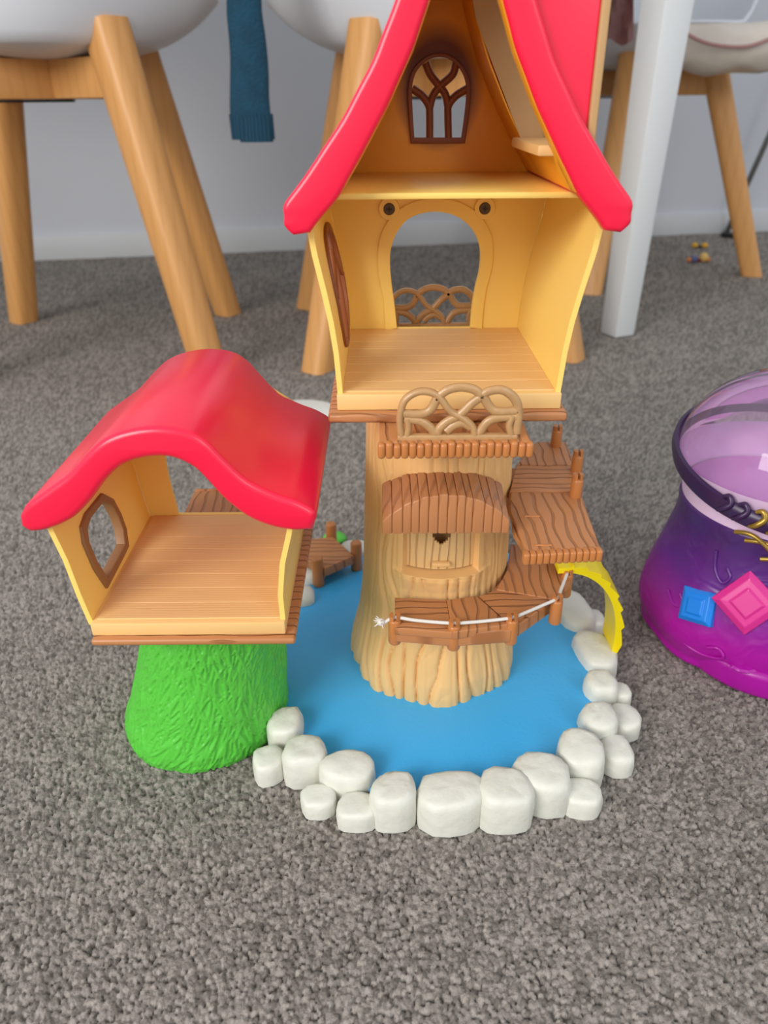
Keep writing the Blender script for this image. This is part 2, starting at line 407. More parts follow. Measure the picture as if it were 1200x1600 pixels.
# ------------------------------------------------------------------ chairs and table
def chair(feet, label, back_dir, sag=0.0):
    """feet: two neighbouring near feet (left, right) on the floor; the chair is square"""
    a, b = Vector(feet[0]), Vector(feet[1])
    ex = (b - a); side = ex.length; ang = math.atan2(ex.y, ex.x)
    ctr = (a + b)/2 + Vector((-math.sin(ang), math.cos(ang), 0))*side/2
    t = thing('dining_chair', (ctr.x, ctr.y, 0), label, 'chair', ang, 'white shell chairs around the table')
    Wt = Wm[t.name]
    hs = side/2 - 0.012
    for sx in (-1, 1):
        for sy in (-1, 1):
            p0, p1 = Vector((sx*hs, sy*hs, 0)), Vector((sx*0.105, sy*0.105, 0.475))
            bm = bmesh.new(); d = (p1-p0).normalized(); dia = Vector((sx, sy, 0)).normalized()
            u = dia.cross(d).normalized(); v = d.cross(u).normalized()
            rings = []
            for k in range(5):
                f = k/4; p = p0.lerp(p1, f); hw_ = 0.0225 + 0.005*f
                ring = []
                for i in range(16):
                    th = 2*math.pi*i/16 + math.pi/16
                    c, s_ = math.cos(th), math.sin(th)
                    q = (abs(c)**7 + abs(s_)**7)**(-1/7)
                    cc = Vector((c*q, s_*q))
                    pt = p + u*cc.x*hw_ + v*cc.y*hw_
                    if k == 0: pt -= d*(pt.z/d.z)      # foot cut flat on the floor
                    ring.append(bm.verts.new(pt))
                rings.append(ring)
            for k in range(4):
                for i in range(16):
                    bm.faces.new((rings[k][i], rings[k][(i+1) % 16], rings[k+1][(i+1) % 16], rings[k+1][i]))
            bm.faces.new(rings[0][::-1]); bm.faces.new(rings[-1])
            # rounded top
            fin('leg', bm, M['chairwood'], t, smooth=50, world=Wt)
    for k, a2 in enumerate((math.pi/4, -math.pi/4)):
        bm = bm_box(bmesh.new(), (-0.18, -0.021, 0.385 + 0.0005*k), (0.18, 0.021, 0.437), 0.003)
        map_bm(bm, lambda c: Matrix.Rotation(a2, 3, 'Z') @ c)
        fin('cross_beam', bm, M['chairwood'], t, smooth=40, world=Wt)
    bm = bm_box(bmesh.new(), (-0.10, -0.012, 0.381), (0.02, 0.012, 0.3848), 0.001)
    fin('bracket', bm, M['black'], t, world=Wt)
    # moulded shell: seat bowl running up into a backrest
    nr, na = 22, 64
    bd = math.radians(back_dir)
    verts = []
    bm = bmesh.new()
    for i in range(nr+1):
        r = i/nr; row = []
        for k in range(na):
            ph = 2*math.pi*k/na
            wgt = max(0.0, math.cos(ph - bd))**1.3
            R = 0.245*(r**0.75)*(1 + 0.04*math.cos(4*ph))
            z = 0.436 + 0.075*r**2.6 + wgt*0.34*max(0, (r-0.55)/0.45)**1.5
            if i == 0: z = 0.436
            row.append(bm.verts.new((R*math.cos(ph), R*math.sin(ph), z)))
        verts.append(row)
    for i in range(nr):
        for k in range(na):
            bm.faces.new((verts[i][k], verts[i][(k+1) % na], verts[i+1][(k+1) % na], verts[i+1][k]))
    bmesh.ops.remove_doubles(bm, verts=bm.verts, dist=1e-5)
    bmesh.ops.recalc_face_normals(bm, faces=bm.faces)
    bmesh.ops.solidify(bm, geom=bm.faces[:], thickness=0.006)
    fin('seat_shell', bm, M['shell'], t, smooth=70, world=Wt)
    return t
chair_l = chair((U(-105, 612, z=0), U(342, 592, z=0)), 'white shell dining chair with beech legs at left, behind the small red-roofed hut', -95)
chair_m = chair((U(486, 582, z=0), U(903, 563, z=0)), 'white shell dining chair with beech legs directly behind the tall treehouse tower', -95)
chair_r = chair((U(922, 460, z=0), U(1186, 431, z=0)), 'white shell dining chair at far right with a cream garment draped over it', 10)

tl = U(964, 522, z=0)
def table():
    t = thing('dining_table', (tl.x, tl.y, 0), 'white painted dining table whose tapered leg stands right of the tower', 'table')
    for k, (x, y) in enumerate(((tl.x, tl.y), (tl.x-1.5, tl.y-0.02), (tl.x, tl.y+0.60), (tl.x-1.5, tl.y+0.60))):
        bm = bmesh.new(); rings = []
        rz = math.radians(24)
        for z, hw_ in ((0, 0.023), (0.35, 0.0275), (0.70, 0.0325)):
            ring = []
            for i in range(4):
                a = math.pi/4 + i*math.pi/2 + rz
                ring.append(bm.verts.new((x + math.cos(a)*hw_*1.35 + z*0.005, y + math.sin(a)*hw_*1.35, z)))
            rings.append(ring)
        for q in range(2):
            for i in range(4): bm.faces.new((rings[q][i], rings[q][(i+1) % 4], rings[q+1][(i+1) % 4], rings[q+1][i]))
        bm.faces.new(rings[0][::-1]); bm.faces.new(rings[2])
        bmesh.ops.bevel(bm, geom=[e for e in bm.edges], offset=0.004, segments=2, profile=0.5, affect='EDGES')
        fin('leg', bm, M['tablewhite'], t, smooth=35)
    box('tabletop', (tl.x-1.6, tl.y-0.08, 0.705), (tl.x+0.1, tl.y+0.66, 0.735), M['tablewhite'], t, 0.004)
table()

# teal knitted sleeve hanging off the seat
def sleeve():
    t = thing('knitted_garment', tuple(U(390, 226, y=1.2)), 'teal knitted garment sleeve with ribbed cuff hanging beside the middle chair', 'garment')
    Y = 1.2
    spine = [(-0.03, U(383, -160, y=Y)), (0, U(382, 0, y=Y)), (0, U(386, 60, y=Y)), (0, U(390, 120, y=Y)), (0, U(391, 170, y=Y)), (0, U(392, 185, y=Y))]
    def loft(name, rows, m, rib=0, drop=0):
        bm = bmesh.new(); rr = []
        n = 40
        for (c, hw_, hd) in rows:
            ring = []
            for i in range(n):
                a = 2*math.pi*i/n
                k = 1 + (0.06*math.cos(14*a) if rib else 0.03*math.sin(3*a + c.z*60))
                ring.append(bm.verts.new((c.x + math.cos(a)*hw_*k, c.y + math.sin(a)*hd*k, c.z)))
            rr.append(ring)
        for q in range(len(rr)-1):
            for i in range(n): bm.faces.new((rr[q][i], rr[q][(i+1) % n], rr[q+1][(i+1) % n], rr[q+1][i]))
        bm.faces.new(rr[0]); bm.faces.new(rr[-1][::-1])
        return fin(name, bm, m, t, smooth=70)
    rows = []
    for (o_, c), w_ in zip(spine, (0.022, 0.0235, 0.025, 0.027, 0.0285, 0.029)):
        rows.append((c, w_, 0.013))
    rows = [(catmull([r[0] for r in rows], 5)[i], np.interp(i/5, range(6), [r[1] for r in rows]), 0.013) for i in range(26)]
    loft('sleeve', rows, M['teal_knit'])
    cuff = [(U(392 + k*1.0, 178 + k*10, y=Y), 0.0295, 0.0135) for k in range(5)]
    loft('cuff', cuff, M['teal'], rib=1)
    cuff = [(U(399 + k*0.6, 182 + k*10, y=Y-0.006), 0.0225, 0.010) for k in range(5)]
    loft('cuff', cuff, M['teal'], rib=1)
sleeve()

# garment draped on the right chair
def draped():
    c = U(1150, 92, y=1.78)
    t = thing('draped_garment', tuple(c), 'cream satin garment with pink edging slung over the right chair seat', 'garment')
    bm = bmesh.new()
    bmesh.ops.create_uvsphere(bm, u_segments=40, v_segments=20, radius=1)
    def f(v):
        n = vnoise(np.array([v.x*2.5+9]), np.array([v.z*2.5+v.y+5]))[0] - .5
        return Vector((c.x + v.x*0.185*(1+n*.2), c.y + v.y*0.055, c.z + 0.015 + v.z*0.048*(1+n*.5) + 0.035*v.x*v.x))
    map_bm(bm, f); fin('hood', bm, M['cream'], t, smooth=179)
    pts = [U(px, py, y=1.71) for px, py in ((1040, 25), (1066, 48), (1100, 66), (1140, 73), (1175, 71), (1215, 56))]
    tube('edging', catmull(pts, 6), 0.0035, M['pink'], t)
    # pink cloth and ties hanging at the other side of the seat
    bm = bmesh.new(); rows = []
    for j, py in enumerate(range(-60, 75, 9)):
        row = []
        for i in range(9):
            px = 918 + i*9 + (6*math.sin(j*.8) if i < 4 else 0)
            q = U(px, py + 6*math.sin(i*1.3), y=1.62 + 0.012*math.sin(i*1.7 + j*.4))
            row.append(bm.verts.new(q))
        rows.append(row)
    for j in range(len(rows)-1):
        for i in range(8): bm.faces.new((rows[j][i], rows[j][i+1], rows[j+1][i+1], rows[j+1][i]))
    bmesh.ops.solidify(bm, geom=bm.faces[:], thickness=0.004)
    fin('lining', bm, M['pink'], t, smooth=60)
    tube('tie', catmull([U(px, py, y=1.60) for px, py in ((940, 30), (936, 70), (931, 110), (934, 140), (931, 158))], 5), 0.004, M['pink'], t)
draped()

rod_t = thing('metal_rod', tuple(U(1138, 362, z=0)), 'thin grey metal rod standing behind the right chair by the skirting', 'rod')
tube('shaft', [U(1136, 364, z=0.0), U(1152, 322, y=2.44), U(1205, 205, y=2.42), U(1300, 10, y=2.38)], 0.008, M['rod'], rod_t)
tube('foot', [U(1128, 366, z=0.008), U(1165, 370, z=0.008)], 0.008, M['black'], rod_t)

# little toys on the carpet under the table
def small_toys():
    p = U(1090, 410, z=0)
    t = thing('toy_figure', tuple(p), 'tiny yellow and blue toy figure lying on the carpet right of the table leg', 'toy')
    def blob(name, px, py, rx, rz, m, ry=None):
        c = U(px, py, y=p.y); bm = bmesh.new(); bmesh.ops.create_uvsphere(bm, u_segments=14, v_segments=8, radius=1)
        map_bm(bm, lambda v: Vector((c.x + v.x*rx, c.y + v.y*(ry or rz), max(0.001, c.z) + rz + v.z*rz)))
        return fin(name, bm, m, t, smooth=179)
    blob('head', 1098, 411, 0.011, 0.012, M['skin_bit'])
    blob('body', 1083, 413, 0.010, 0.008, M['blue_bit'])
    blob('arm', 1091, 415, 0.009, 0.005, M['maroon_bit'])
    blob('hand', 1104, 417, 0.006, 0.006, M['orange_bit'])
    blob('foot', 1075, 414, 0.006, 0.006, M['orange_bit'])
    q = U(1091, 388, z=0)
    t = thing('toy_piece', tuple(q), 'tiny mustard toy piece with a dark middle beside the skirting', 'toy')
    p = q
    blob('bead', 1085, 387, 0.010, 0.007, M['yellow_bit']); blob('bead', 1100, 389, 0.010, 0.007, M['yellow_bit']); blob('joint', 1092, 389, 0.008, 0.004, M['black'])
small_toys()

# white flat lid on the carpet behind the hut
c = U(470, 652, z=0)
bm = bmesh.new()
pts = [(c.x + math.cos(a)*0.052, c.y + math.sin(a)*0.040) for a in np.linspace(0, 2*math.pi, 40, endpoint=False)]
lid = plate_xy('plastic_lid', [pts], 0.0, 0.012, M['white'], None, 0.004)
tag(lid, 'white round plastic lid lying on the carpet behind the hut roof', 'lid')

# ================================================================== THE TREEHOUSE
XC = 0.0357            # axis of the tower
TX, TY = 0.0362, 0.447 # axis of the trunk
tree = thing('toy_treehouse', (TX, TY, 0), 'tall toy treehouse tower with steep red roof standing on a blue pond', 'toy house')

# ---- pond
stones = [  # px, py of the top face, width px, depth factor, height, rot
    (445, 1121, 60, 1.0, .024, .3), (419, 1180, 52, 1.0, .017, .8), (475, 1166, 70, .95, .025, .1), (543, 1191, 88, .72, .024, .2),
    (497, 1240, 58, .8, .013, .4), (558, 1255, 70, .75, .014, .0), (615, 1227, 80, .85, .026, .5), (705, 1228, 112, .72, .026, .0),
    (791, 1224, 88, .95, .027, -.2), (848, 1200, 92, .9, .026, -.4), (909, 1233, 68, .8, .015, .1), (909, 1163, 78, .95, .026, -.6),
    (965, 1166, 54, 1.1, .016, .2), (938, 1113, 62, 1.0, .025, .6), (978, 1115, 48, 1.2, .015, .4), (941, 1060, 50, 1.15, .024, .2),
    (969, 1075, 36, 1.1, .015, .2), (932, 1008, 62, 1.45, .022, .25), (898, 945, 58, 1.5, .022, .45), (930, 962, 34, 1.2, .014, .2),
    (868, 895, 52, 1.1, .022, .8), (842, 858, 52, 1.0, .020, .2), (556, 852, 50, .8, .017, .0), (482, 885, 52, 1.1, .020, .4), (470, 925, 46, 1.0, .018, .1)]
SW = []
for (px, py, wpx, df, h, rot) in stones:
    c = U(px, py, z=h); zc = c.y*0.8746 + (H - c.z)*0.4848
    SW.append((c, wpx*zc/F/2, df, h, rot))

ring_in = [SW[i][0] for i in (0, 2, 3, 6, 7, 8, 9, 11, 13, 15, 17, 18, 20, 21)]
outl = [(p.x, p.y) for p in ring_in] + [(0.115, 0.585), (0.05, 0.605), (-0.01, 0.603), (-0.06, 0.575), (-0.080, 0.53), (-0.080, 0.46), (-0.078, 0.41)]
outl = [(p.x, p.y) for p in catmull([(a, b, 0) for a, b in outl], 6, True)]
pond = plate_xy('pond', [outl], 0.0, 0.0115, M['water'], tree, 0.001)

def stone(c, r, df, h, rot, seed):
    rd = random.Random(seed); n = 15
    bm = bmesh.new()
    ang = [2*math.pi*(i + rd.uniform(-.25, .25))/n for i in range(n)]
    sup = [1 + 0.05*math.sin(2*a + rd.uniform(-.3, .3) + seed) + 0.035*math.sin(3*a + seed*2) + rd.uniform(-.015, .015) for a in ang]
    lv = [(0.0, 1.01, 0), (h*0.45, 1.03, 0), (h*0.74, 1.0, .012), (h*0.87, 0.955, .02), (h*0.955, 0.87, .025), (h*1.0, 0.70, .03), (h*1.012, 0.4, .02)]
    rings = []
    tilt = (rd.uniform(-.06, .06), rd.uniform(-.10, .0))
    for z, k, j in lv:
        ring = []
        for i in range(n):
            a = ang[i]; q = (abs(math.cos(a))**2.6 + abs(math.sin(a))**2.6)**(-1/2.6)
            kk = k*sup[i]*q*0.97*(1 + rd.uniform(-j, j))
            x, y = math.cos(a)*kk*r, math.sin(a)*kk*r*df
            X = x*math.cos(rot*.4) - y*math.sin(rot*.4); Y = x*math.sin(rot*.4) + y*math.cos(rot*.4)
            zz = z + (tilt[0]*X + tilt[1]*-Y)*(z/h) + rd.uniform(-.03, .03)*h*(z > h*.7)
            ring.append(bm.verts.new((c.x + X, c.y + Y, max(zz, 0) if z > 0 else 0)))
        rings.append(ring)
    for q in range(len(rings)-1):
        for i in range(n): bm.faces.new((rings[q][i], rings[q][(i+1) % n], rings[q+1][(i+1) % n], rings[q+1][i]))
    top = bm.verts.new((c.x, c.y, h*1.015))
    for i in range(n): bm.faces.new((rings[-1][i], rings[-1][(i+1) % n], top))
    bm.faces.new(rings[0][::-1])
    return bm
for i, (c, r, df, h, rot) in enumerate(SW):
    fin('stone', stone(c, r, df, h, rot, 100+i), M['stone'], pond, smooth=80)

# ---- jetty at the back
jz = 0.030
jet = plate_xy('jetty', [[(p.x, p.y) for p in (U(472, 852, z=jz), U(486, 842, z=jz), U(520, 838, z=jz), U(553, 868, z=jz), U(508, 888, z=jz), U(478, 874, z=jz))]], jz-0.009, jz, M['brown_x'], tree, 0.001)
def post_bm(r, h, notch=False):
    bm = bmesh.new()
    prof = [(0, r*0.9), (0.001, r), (h-0.0015, r*0.95), (h-0.0004, r*0.85), (h, r*0.6)]
    n = 14; rr = []
    for z, q in prof: rr.append([bm.verts.new((math.cos(2*math.pi*i/n)*q, math.sin(2*math.pi*i/n)*q, z)) for i in range(n)])
    for k in range(len(rr)-1):
        for i in range(n): bm.faces.new((rr[k][i], rr[k][(i+1) % n], rr[k+1][(i+1) % n], rr[k+1][i]))
    bm.faces.new(rr[0][::-1]); bm.faces.new(rr[-1])
    if notch:
        for sx in (-1, 1):
            pts = [(sx*r*0.22, -r*.82), (sx*r*0.22, r*.82), (sx*r*0.6, r*.66), (sx*r*0.86, r*.25), (sx*r*0.86, -r*.25), (sx*r*0.6, -r*.66)]
            lo = [bm.verts.new((x, y, h*0.9)) for x, y in pts]; hi = [bm.verts.new((x*.96, y*.9, h + 0.0030)) for x, y in pts]
            for i in range(6): bm.faces.new((lo[i], lo[(i+1) % 6], hi[(i+1) % 6], hi[i]))
            bm.faces.new(hi); bm.faces.new(lo[::-1])
    return bm
def post(name, base, r, h, parent, m=None, notch=False):
    return fin(name, post_bm(r, h, notch), m or M['brown_fine'], parent, smooth=50, world=Matrix.Translation(base))
for px, py in ((518, 843), (497, 898), (557, 873)):
    q = U(px, py, z=0.022); post('post', Vector((q.x, q.y, 0.0116)), 0.0052, 0.028, jet)
bm = bmesh.new(); q = U(538, 850, z=0.0); bmesh.ops.create_uvsphere(bm, u_segments=24, v_segments=12, radius=1)
map_bm(bm, lambda v: Vector((q.x-.01 + v.x*0.012, q.y + .010 + v.y*0.010, max(0, v.z)*0.007)))
fin('grass_mound', bm, M['green'], tree, smooth=179)

# ---- trunk
nz, na = 230, 420
zz = np.linspace(0.0115, 0.229, nz)[:, None]; th = np.linspace(0, 2*np.pi, na, endpoint=False)[None, :]
R0 = np.interp(zz, [0.0115, 0.018, 0.028, 0.040, 0.055, 0.075, 0.10, 0.15, 0.20, 0.229], [0.0610, 0.0612, 0.0605, 0.0580, 0.0545, 0.0520, 0.0505, 0.0488, 0.0472, 0.0465])
frontd = np.arctan2(np.sin(th + np.pi/2), np.cos(th + np.pi/2))    # 0 towards the viewer (-Y), positive to the right
wob = vnoise(frontd*5 + 20, zz*26) * 2.4 + vnoise(frontd*2.2 + 60, zz*9)*2.0
ph = frontd*15 + wob*1.5
g1 = np.abs(np.sin(ph))
amp = np.interp(zz, [0.0115, 0.05, 0.075, 0.10, 0.16, 0.229], [0.0030, 0.0026, 0.0017, 0.0012, 0.0010, 0.0013])
rel = -amp*(1 - g1)**2.2*1.25 + 0.0006*vnoise(frontd*30, zz*14)
fine = -0.00035*(1 - np.abs(np.sin(ph*2.7 + wob)))**3
Rr = R0 + rel + fine
# bulging roots: scalloped foot
Rr = Rr + np.interp(zz, [0.0115, 0.05], [0.0016, 0.0])*np.sin(frontd*7 + 1)
# hatch opening and its ledge
hz0, hz1, hwid = 0.1140, 0.152, 0.0238
uu = np.sin(frontd)*0.049
infront = np.cos(frontd) > 0
open_ = infront & (np.abs(uu) < hwid) & (zz > hz0) & (zz < hz1)
frame_ = infront & (np.abs(uu) < hwid + 0.0035) & (zz > hz0 - 0.002) & (zz < hz1 + 0.002)
Rr = np.where(frame_ & ~open_, R0 + 0.0006, Rr)
led = infront*np.exp(-((uu)/0.027)**6)*np.interp(zz, [0.085, 0.100, hz0-0.004, hz0-0.0008, hz0], [0, 0.0012, 0.0042, 0.0038, 0.0])
Rr = Rr + led*(0.75 + 0.25*g1)
Rr = np.where(open_, R0 - 0.0180, Rr)
X = TX + Rr*np.cos(th); Y = TY + Rr*np.sin(th)
trunk = grid_mesh('trunk', X, Y, np.broadcast_to(zz, X.shape), M['trunk'], tree, True)
trunk.data.set_sharp_from_angle(angle=math.radians(50))
# the hatch door, curved with the trunk
def curved_panel(name, u0, u1, z0, z1, r, thick, m, parent, holes=None, bevel=0.0004):
    bm = bmesh.new(); n, k = 34, 30; V = []
    for j in range(k+1):
        V.append([bm.verts.new((TX + math.sin(a)*r, TY - math.cos(a)*r, z0 + (z1-z0)*j/k)) for a in np.linspace(math.asin(u0/r), math.asin(u1/r), n+1)])
    for j in range(k):
        for i in range(n):
            uc = u0 + (u1-u0)*(i+.5)/n; zc = z0 + (z1-z0)*(j+.5)/k
            if holes and holes(uc, zc): continue
            bm.faces.new((V[j][i], V[j][i+1], V[j+1][i+1], V[j+1][i]))
    bmesh.ops.delete(bm, geom=[v for v in bm.verts if not v.link_faces], context='VERTS')
    bmesh.ops.solidify(bm, geom=bm.faces[:], thickness=thick)
    return fin(name, bm, m, parent, smooth=40)
def heart(u, z):
    a, b = abs(u)/0.0052, (z - 0.1378)/0.0052
    return (a*a + (b - 0.6*math.sqrt(a))**2) < 1 
hatch = curved_panel('hatch_door', -0.0232, 0.0232, hz0 + 0.0006, hz1, 0.0450, 0.0016, M['door'], trunk, heart)
q = TY - 0.0462
box('handle', (TX - 0.0058, q - 0.0026, 0.1185), (TX + 0.0058, q + 0.001, 0.1213), M['trunk'], hatch, 0.0008)

# ---- arched plank awning over the hatch
ax0, ax1, ayf, ayb = U(597, 815, y=0.367).x, U(797, 815, y=0.367).x, 0.367, 0.402
npl = 14
def aw_top(x, back=0.0):
    t = (x - (ax0+ax1)/2)/((ax1-ax0)/2); k = max(0, 1 - t*t)**0.8
    return (0.1690 + 0.0185*k)*(1-back) + (0.1735 + 0.0100*k)*back
zb = 0.1618
prof = [(ax0 + 0.001, zb + 0.001)] + [(x, min(aw_top(x), aw_top(x, 1)) - 0.0014) for x in np.linspace(ax0 + 0.001, ax1 - 0.001, 24)] + [(ax1 - 0.001, zb + 0.001)]
awning = plate_xz('awning', [prof], ayf + 0.002, ayb, M['brown'], tree, 0.0003)
wid = np.array([random.Random(5+i).uniform(.75, 1.25) for i in range(npl)]); wid = wid/wid.sum()*(ax1-ax0); xe = np.concatenate([[0], np.cumsum(wid)]) + ax0
for i in range(npl):
    x0, x1 = xe[i], xe[i+1]; xa, xb = max(x0, ax0+.0005), min(x1, ax1-.0005)
    bm = bm_box(bmesh.new(), (0, 0, 0), (1, 1, 1))
    bmesh.ops.subdivide_edges(bm, edges=[e for e in bm.edges if abs(e.verts[0].co.x - e.verts[1].co.x) > .5], cuts=2)
    def f(v):
        x = x0 + (x1-x0)*v.x; zt = aw_top(xa + (xb-xa)*v.x, v.y)
        return Vector((x, ayf + (ayb+0.002-ayf)*v.y, (zb + (0.002*v.y)) + (zt - zb)*v.z + (-0.0005*v.z if i % 2 else 0)))
    map_bm(bm, f)
    bmesh.ops.bevel(bm, geom=[e for e in bm.edges if e.calc_face_angle(0) > 0.6], offset=0.0009, segments=2, profile=0.5, affect='EDGES')
    fin('plank', bm, M['brown_soft'], awning, smooth=45)

# ---- balcony with log edge
bx0, bx1 = U(590, 700, y=0.349).x, U(834, 697, y=0.349).x
by0, by1, bz0, bz1 = 0.3505, 0.402, 0.2185, 0.2268
balc = box('balcony', (bx0+0.001, by0, bz0), (bx1-0.001, by1, bz1), M['brown'], tree, 0.001)
nl = 20; lw = (bx1-bx0)/nl
log = None
for i in range(nl):
    c = Vector((bx0 + lw*(i+.5), by0 - 0.0006, 0))
    bm = bmesh.new(); hh = bz1 - bz0 + 0.0006
    bm_box(bm, (c.x - lw*.5, c.y - 0.0026, bz0 - 0.0004), (c.x + lw*.5, c.y + 0.0030, bz0 + hh*(.93 + .07*math.sin(i*2.3))), 0.0017, 3)
    fin('log_end', bm, M['brown_fine'], balc, smooth=60)

RW, RH = 0.0625, 0.0285
def railing(name, x0, y, z0, parent, m):
    def L(px, py):      # sketch coordinates of the cast railing: 225..735 across, 260..40 up
        return Vector((x0 + (px-225)/510*RW, y, z0 + (255-py)/215*RH))
    S = [[(238, 240), (232, 170), (250, 100), (300, 65), (352, 64), (395, 86), (440, 140), (495, 172), (535, 205), (548, 238)],
         [(378, 92), (425, 58), (480, 46), (535, 56), (572, 84)],
         [(560, 84), (600, 62), (655, 60), (705, 95), (724, 150), (722, 235)],
         [(572, 82), (530, 110), (480, 158), (430, 185), (398, 214), (390, 240)],
         [(388, 84), (355, 140), (300, 154), (246, 150)],
         [(250, 174), (310, 180), (352, 202), (385, 238)],
         [(262, 240), (268, 205), (262, 170)],
         [(575, 84), (612, 135), (660, 146), (720, 142)],
         [(716, 168), (650, 170), (600, 186), (562, 238)],
         [(428, 226), (455, 202), (495, 192), (530, 208)],
         [(700, 238), (690, 200), (702, 160)]]
    bm = bmesh.new()
    for s in S:
        bm_tube(bm, catmull([L(*p) for p in s], 5), 0.0024, seg=10, squash=0.8)
    bm2 = bm_box(bm, L(222, 258) + Vector((0, -0.0022, -0.0006)), L(728, 236) + Vector((0, 0.0022, 0)), 0.0009)
    return fin(name, bm, m, parent, smooth=60)
railing('railing', U(622, 690, y=0.3535).x, 0.3545, bz1, balc, M['bronze'])

# ---- tower room: slab, lip, floor planks
Yf, Yb, ZF = 0.380, 0.510, 0.2422
slab = box('base_board', (XC - 0.0655, Yf - 0.005, 0.2270), (XC + 0.0640, Yb + 0.030, 0.2325), M['brown_x'], tree, 0.0018, 3)
room = box('floor', (XC - 0.0607, Yf, 0.2326), (XC + 0.0607, Yb + 0.004, ZF - 0.0006), M['tan_lip'], tree, 0.0008)
npk = 8
for i in range(npk):
    y0, y1 = Yf + 0.0045 + (Yb - Yf - 0.0045)*i/npk, Yf + 0.0045 + (Yb - Yf - 0.0045)*(i+1)/npk
    box('plank', (XC - 0.0575, y0 + 0.00012, ZF - 0.0012), (XC + 0.0575, y1 - 0.00012, ZF), M['tan_floor'], room, 0.0002, 1)

HWZ = ([0.238, 0.2422, 0.264, 0.280, 0.295, 0.314, 0.3275, 0.338, 0.345], [0.0574, 0.0575, 0.0588, 0.0608, 0.0636, 0.0676, 0.0695, 0.0700, 0.0700])
def hw(z): return float(np.interp(z, *HWZ))
def wall_panel(name, side, mask, y0, y1, z0, z1, m, parent, fn, thick=0.0028, nu=44, nv=44):
    bm = bmesh.new(); V = []
    for j in range(nv+1):
        z = z0 + (z1-z0)*j/nv
        V.append([bm.verts.new((fn(z), y0 + (y1-y0)*i/nu, z)) for i in range(nu+1)])
    for j in range(nv):
        for i in range(nu):
            if mask and mask(y0 + (y1-y0)*(i+.5)/nu, z0 + (z1-z0)*(j+.5)/nv): continue
            f = (V[j][i], V[j][i+1], V[j+1][i+1], V[j+1][i])
            bm.faces.new(f if side < 0 else f[::-1])
    bmesh.ops.delete(bm, geom=[v for v in bm.verts if not v.link_faces], context='VERTS')
    off = [v.co.copy() for v in bm.verts]
    bmesh.ops.solidify(bm, geom=bm.faces[:], thickness=thick)
    return fin(name, bm, m, parent, smooth=40)
wy, wz, wry, wrz = 0.452, 0.284, 0.034, 0.033
mask = lambda y, z: ((abs(y-wy)/wry)**2.6 + (abs(z-wz)/wrz)**2.6) < 1
wl = wall_panel('side_wall', -1, mask, Yf + 0.002, Yb, ZF - 0.004, 0.340, M['yellow'], tree, lambda z: XC - hw(z), nu=90, nv=70)
wr = wall_panel('side_wall', 1, None, Yf + 0.002, Yb, ZF - 0.004, 0.340, M['yellow'], tree, lambda z: XC + hw(z))
fr = []
for a in np.linspace(0, 2*math.pi, 48, endpoint=False):
    c, s = math.cos(a), math.sin(a); q = (abs(c)**2.6 + abs(s)**2.6)**(-1/2.6)
    z = wz + wrz*s*q; fr.append(Vector((XC - hw(z) + 0.0008, wy + wry*c*q, z)))
def wring(k): return [(wy + (p.y-wy)*k, wz + (p.z-wz)*k) for p in fr]
bm = plate_bm([wring(1.05), wring(0.93)], 0.0058, 0.0006)
map_bm(bm, lambda c: Vector((XC - hw(c.y) - 0.0012 + c.z, c.x, c.y)))
wf = fin('window_frame', bm, M['lattice'], wl, smooth=40)
for pts in ([(wy, wz - wrz), (wy, wz), (wy + 0.003, wz + wrz)], [(wy - wry, wz), (wy - 0.01, wz + 0.012), (wy, wz + wrz*.6)], [(wy + wry, wz), (wy + 0.01, wz + 0.012), (wy, wz + wrz*.6)]):
    tube('tracery', [Vector((XC - hw(p.y) + 0.0005, p.x, p.y)) for p in catmull([(a, b, 0) for a, b in pts], 6)], 0.0016, M['lattice'], wl)

# back wall with keyhole doorway, and the attic gable with its window
def bk(px, py):
    q = U(460 + px*0.43333, 280 + py*0.43333, y=Yb); return (q.x, q.z)
key_in = [(370, 536), (361, 450), (351, 380), (345, 310), (348, 250), (370, 190), (412, 142), (470, 120), (530, 118), (590, 136), (642, 182), (668, 245), (667, 320), (651, 390), (639, 460), (633, 532)]
key_out = [(327, 544), (322, 440), (306, 360), (300, 280), (312, 200), (352, 130), (420, 84), (505, 68), (590, 80), (660, 122), (706, 190), (716, 260), (711, 320), (691, 400), (681, 470), (676, 538)]
kin = [(p.x, p.y) for p in catmull([(*bk(*p), 0) for p in key_in], 5)]
kout = [(p.x, p.y) for p in catmull([(*bk(*p), 0) for p in key_out], 5)]
kin[0] = (kin[0][0], ZF + .0005); kin[-1] = (kin[-1][0], ZF + .0005)
ZL = 0.3405
ROOF_IN = ([0.325, 0.3295, 0.341, 0.3575, 0.377, 0.399, 0.416, 0.435, 0.452, 0.466], [0.0700, 0.0664, 0.0556, 0.0449, 0.0331, 0.0218, 0.0153, 0.0095, 0.0048, 0.0])
def rin(z): return float(np.interp(z, *ROOF_IN))
wb_ = [(XC - hw(z), z) for z in np.linspace(ZF - 0.004, ZL, 14)]
outer = wb_ + [(XC + hw(z), z) for z in np.linspace(ZL, ZF - 0.004, 14)]
hole = kin
bwall = plate_xz('back_wall', [outer, hole], Yb, Yb + 0.003, M['yellow'], tree, 0.0003)
rim = plate_xz('doorway_trim', [kout + kin[::-1]], Yb - 0.0016, Yb + 0.0004, M['yellow'], bwall, 0.0005)
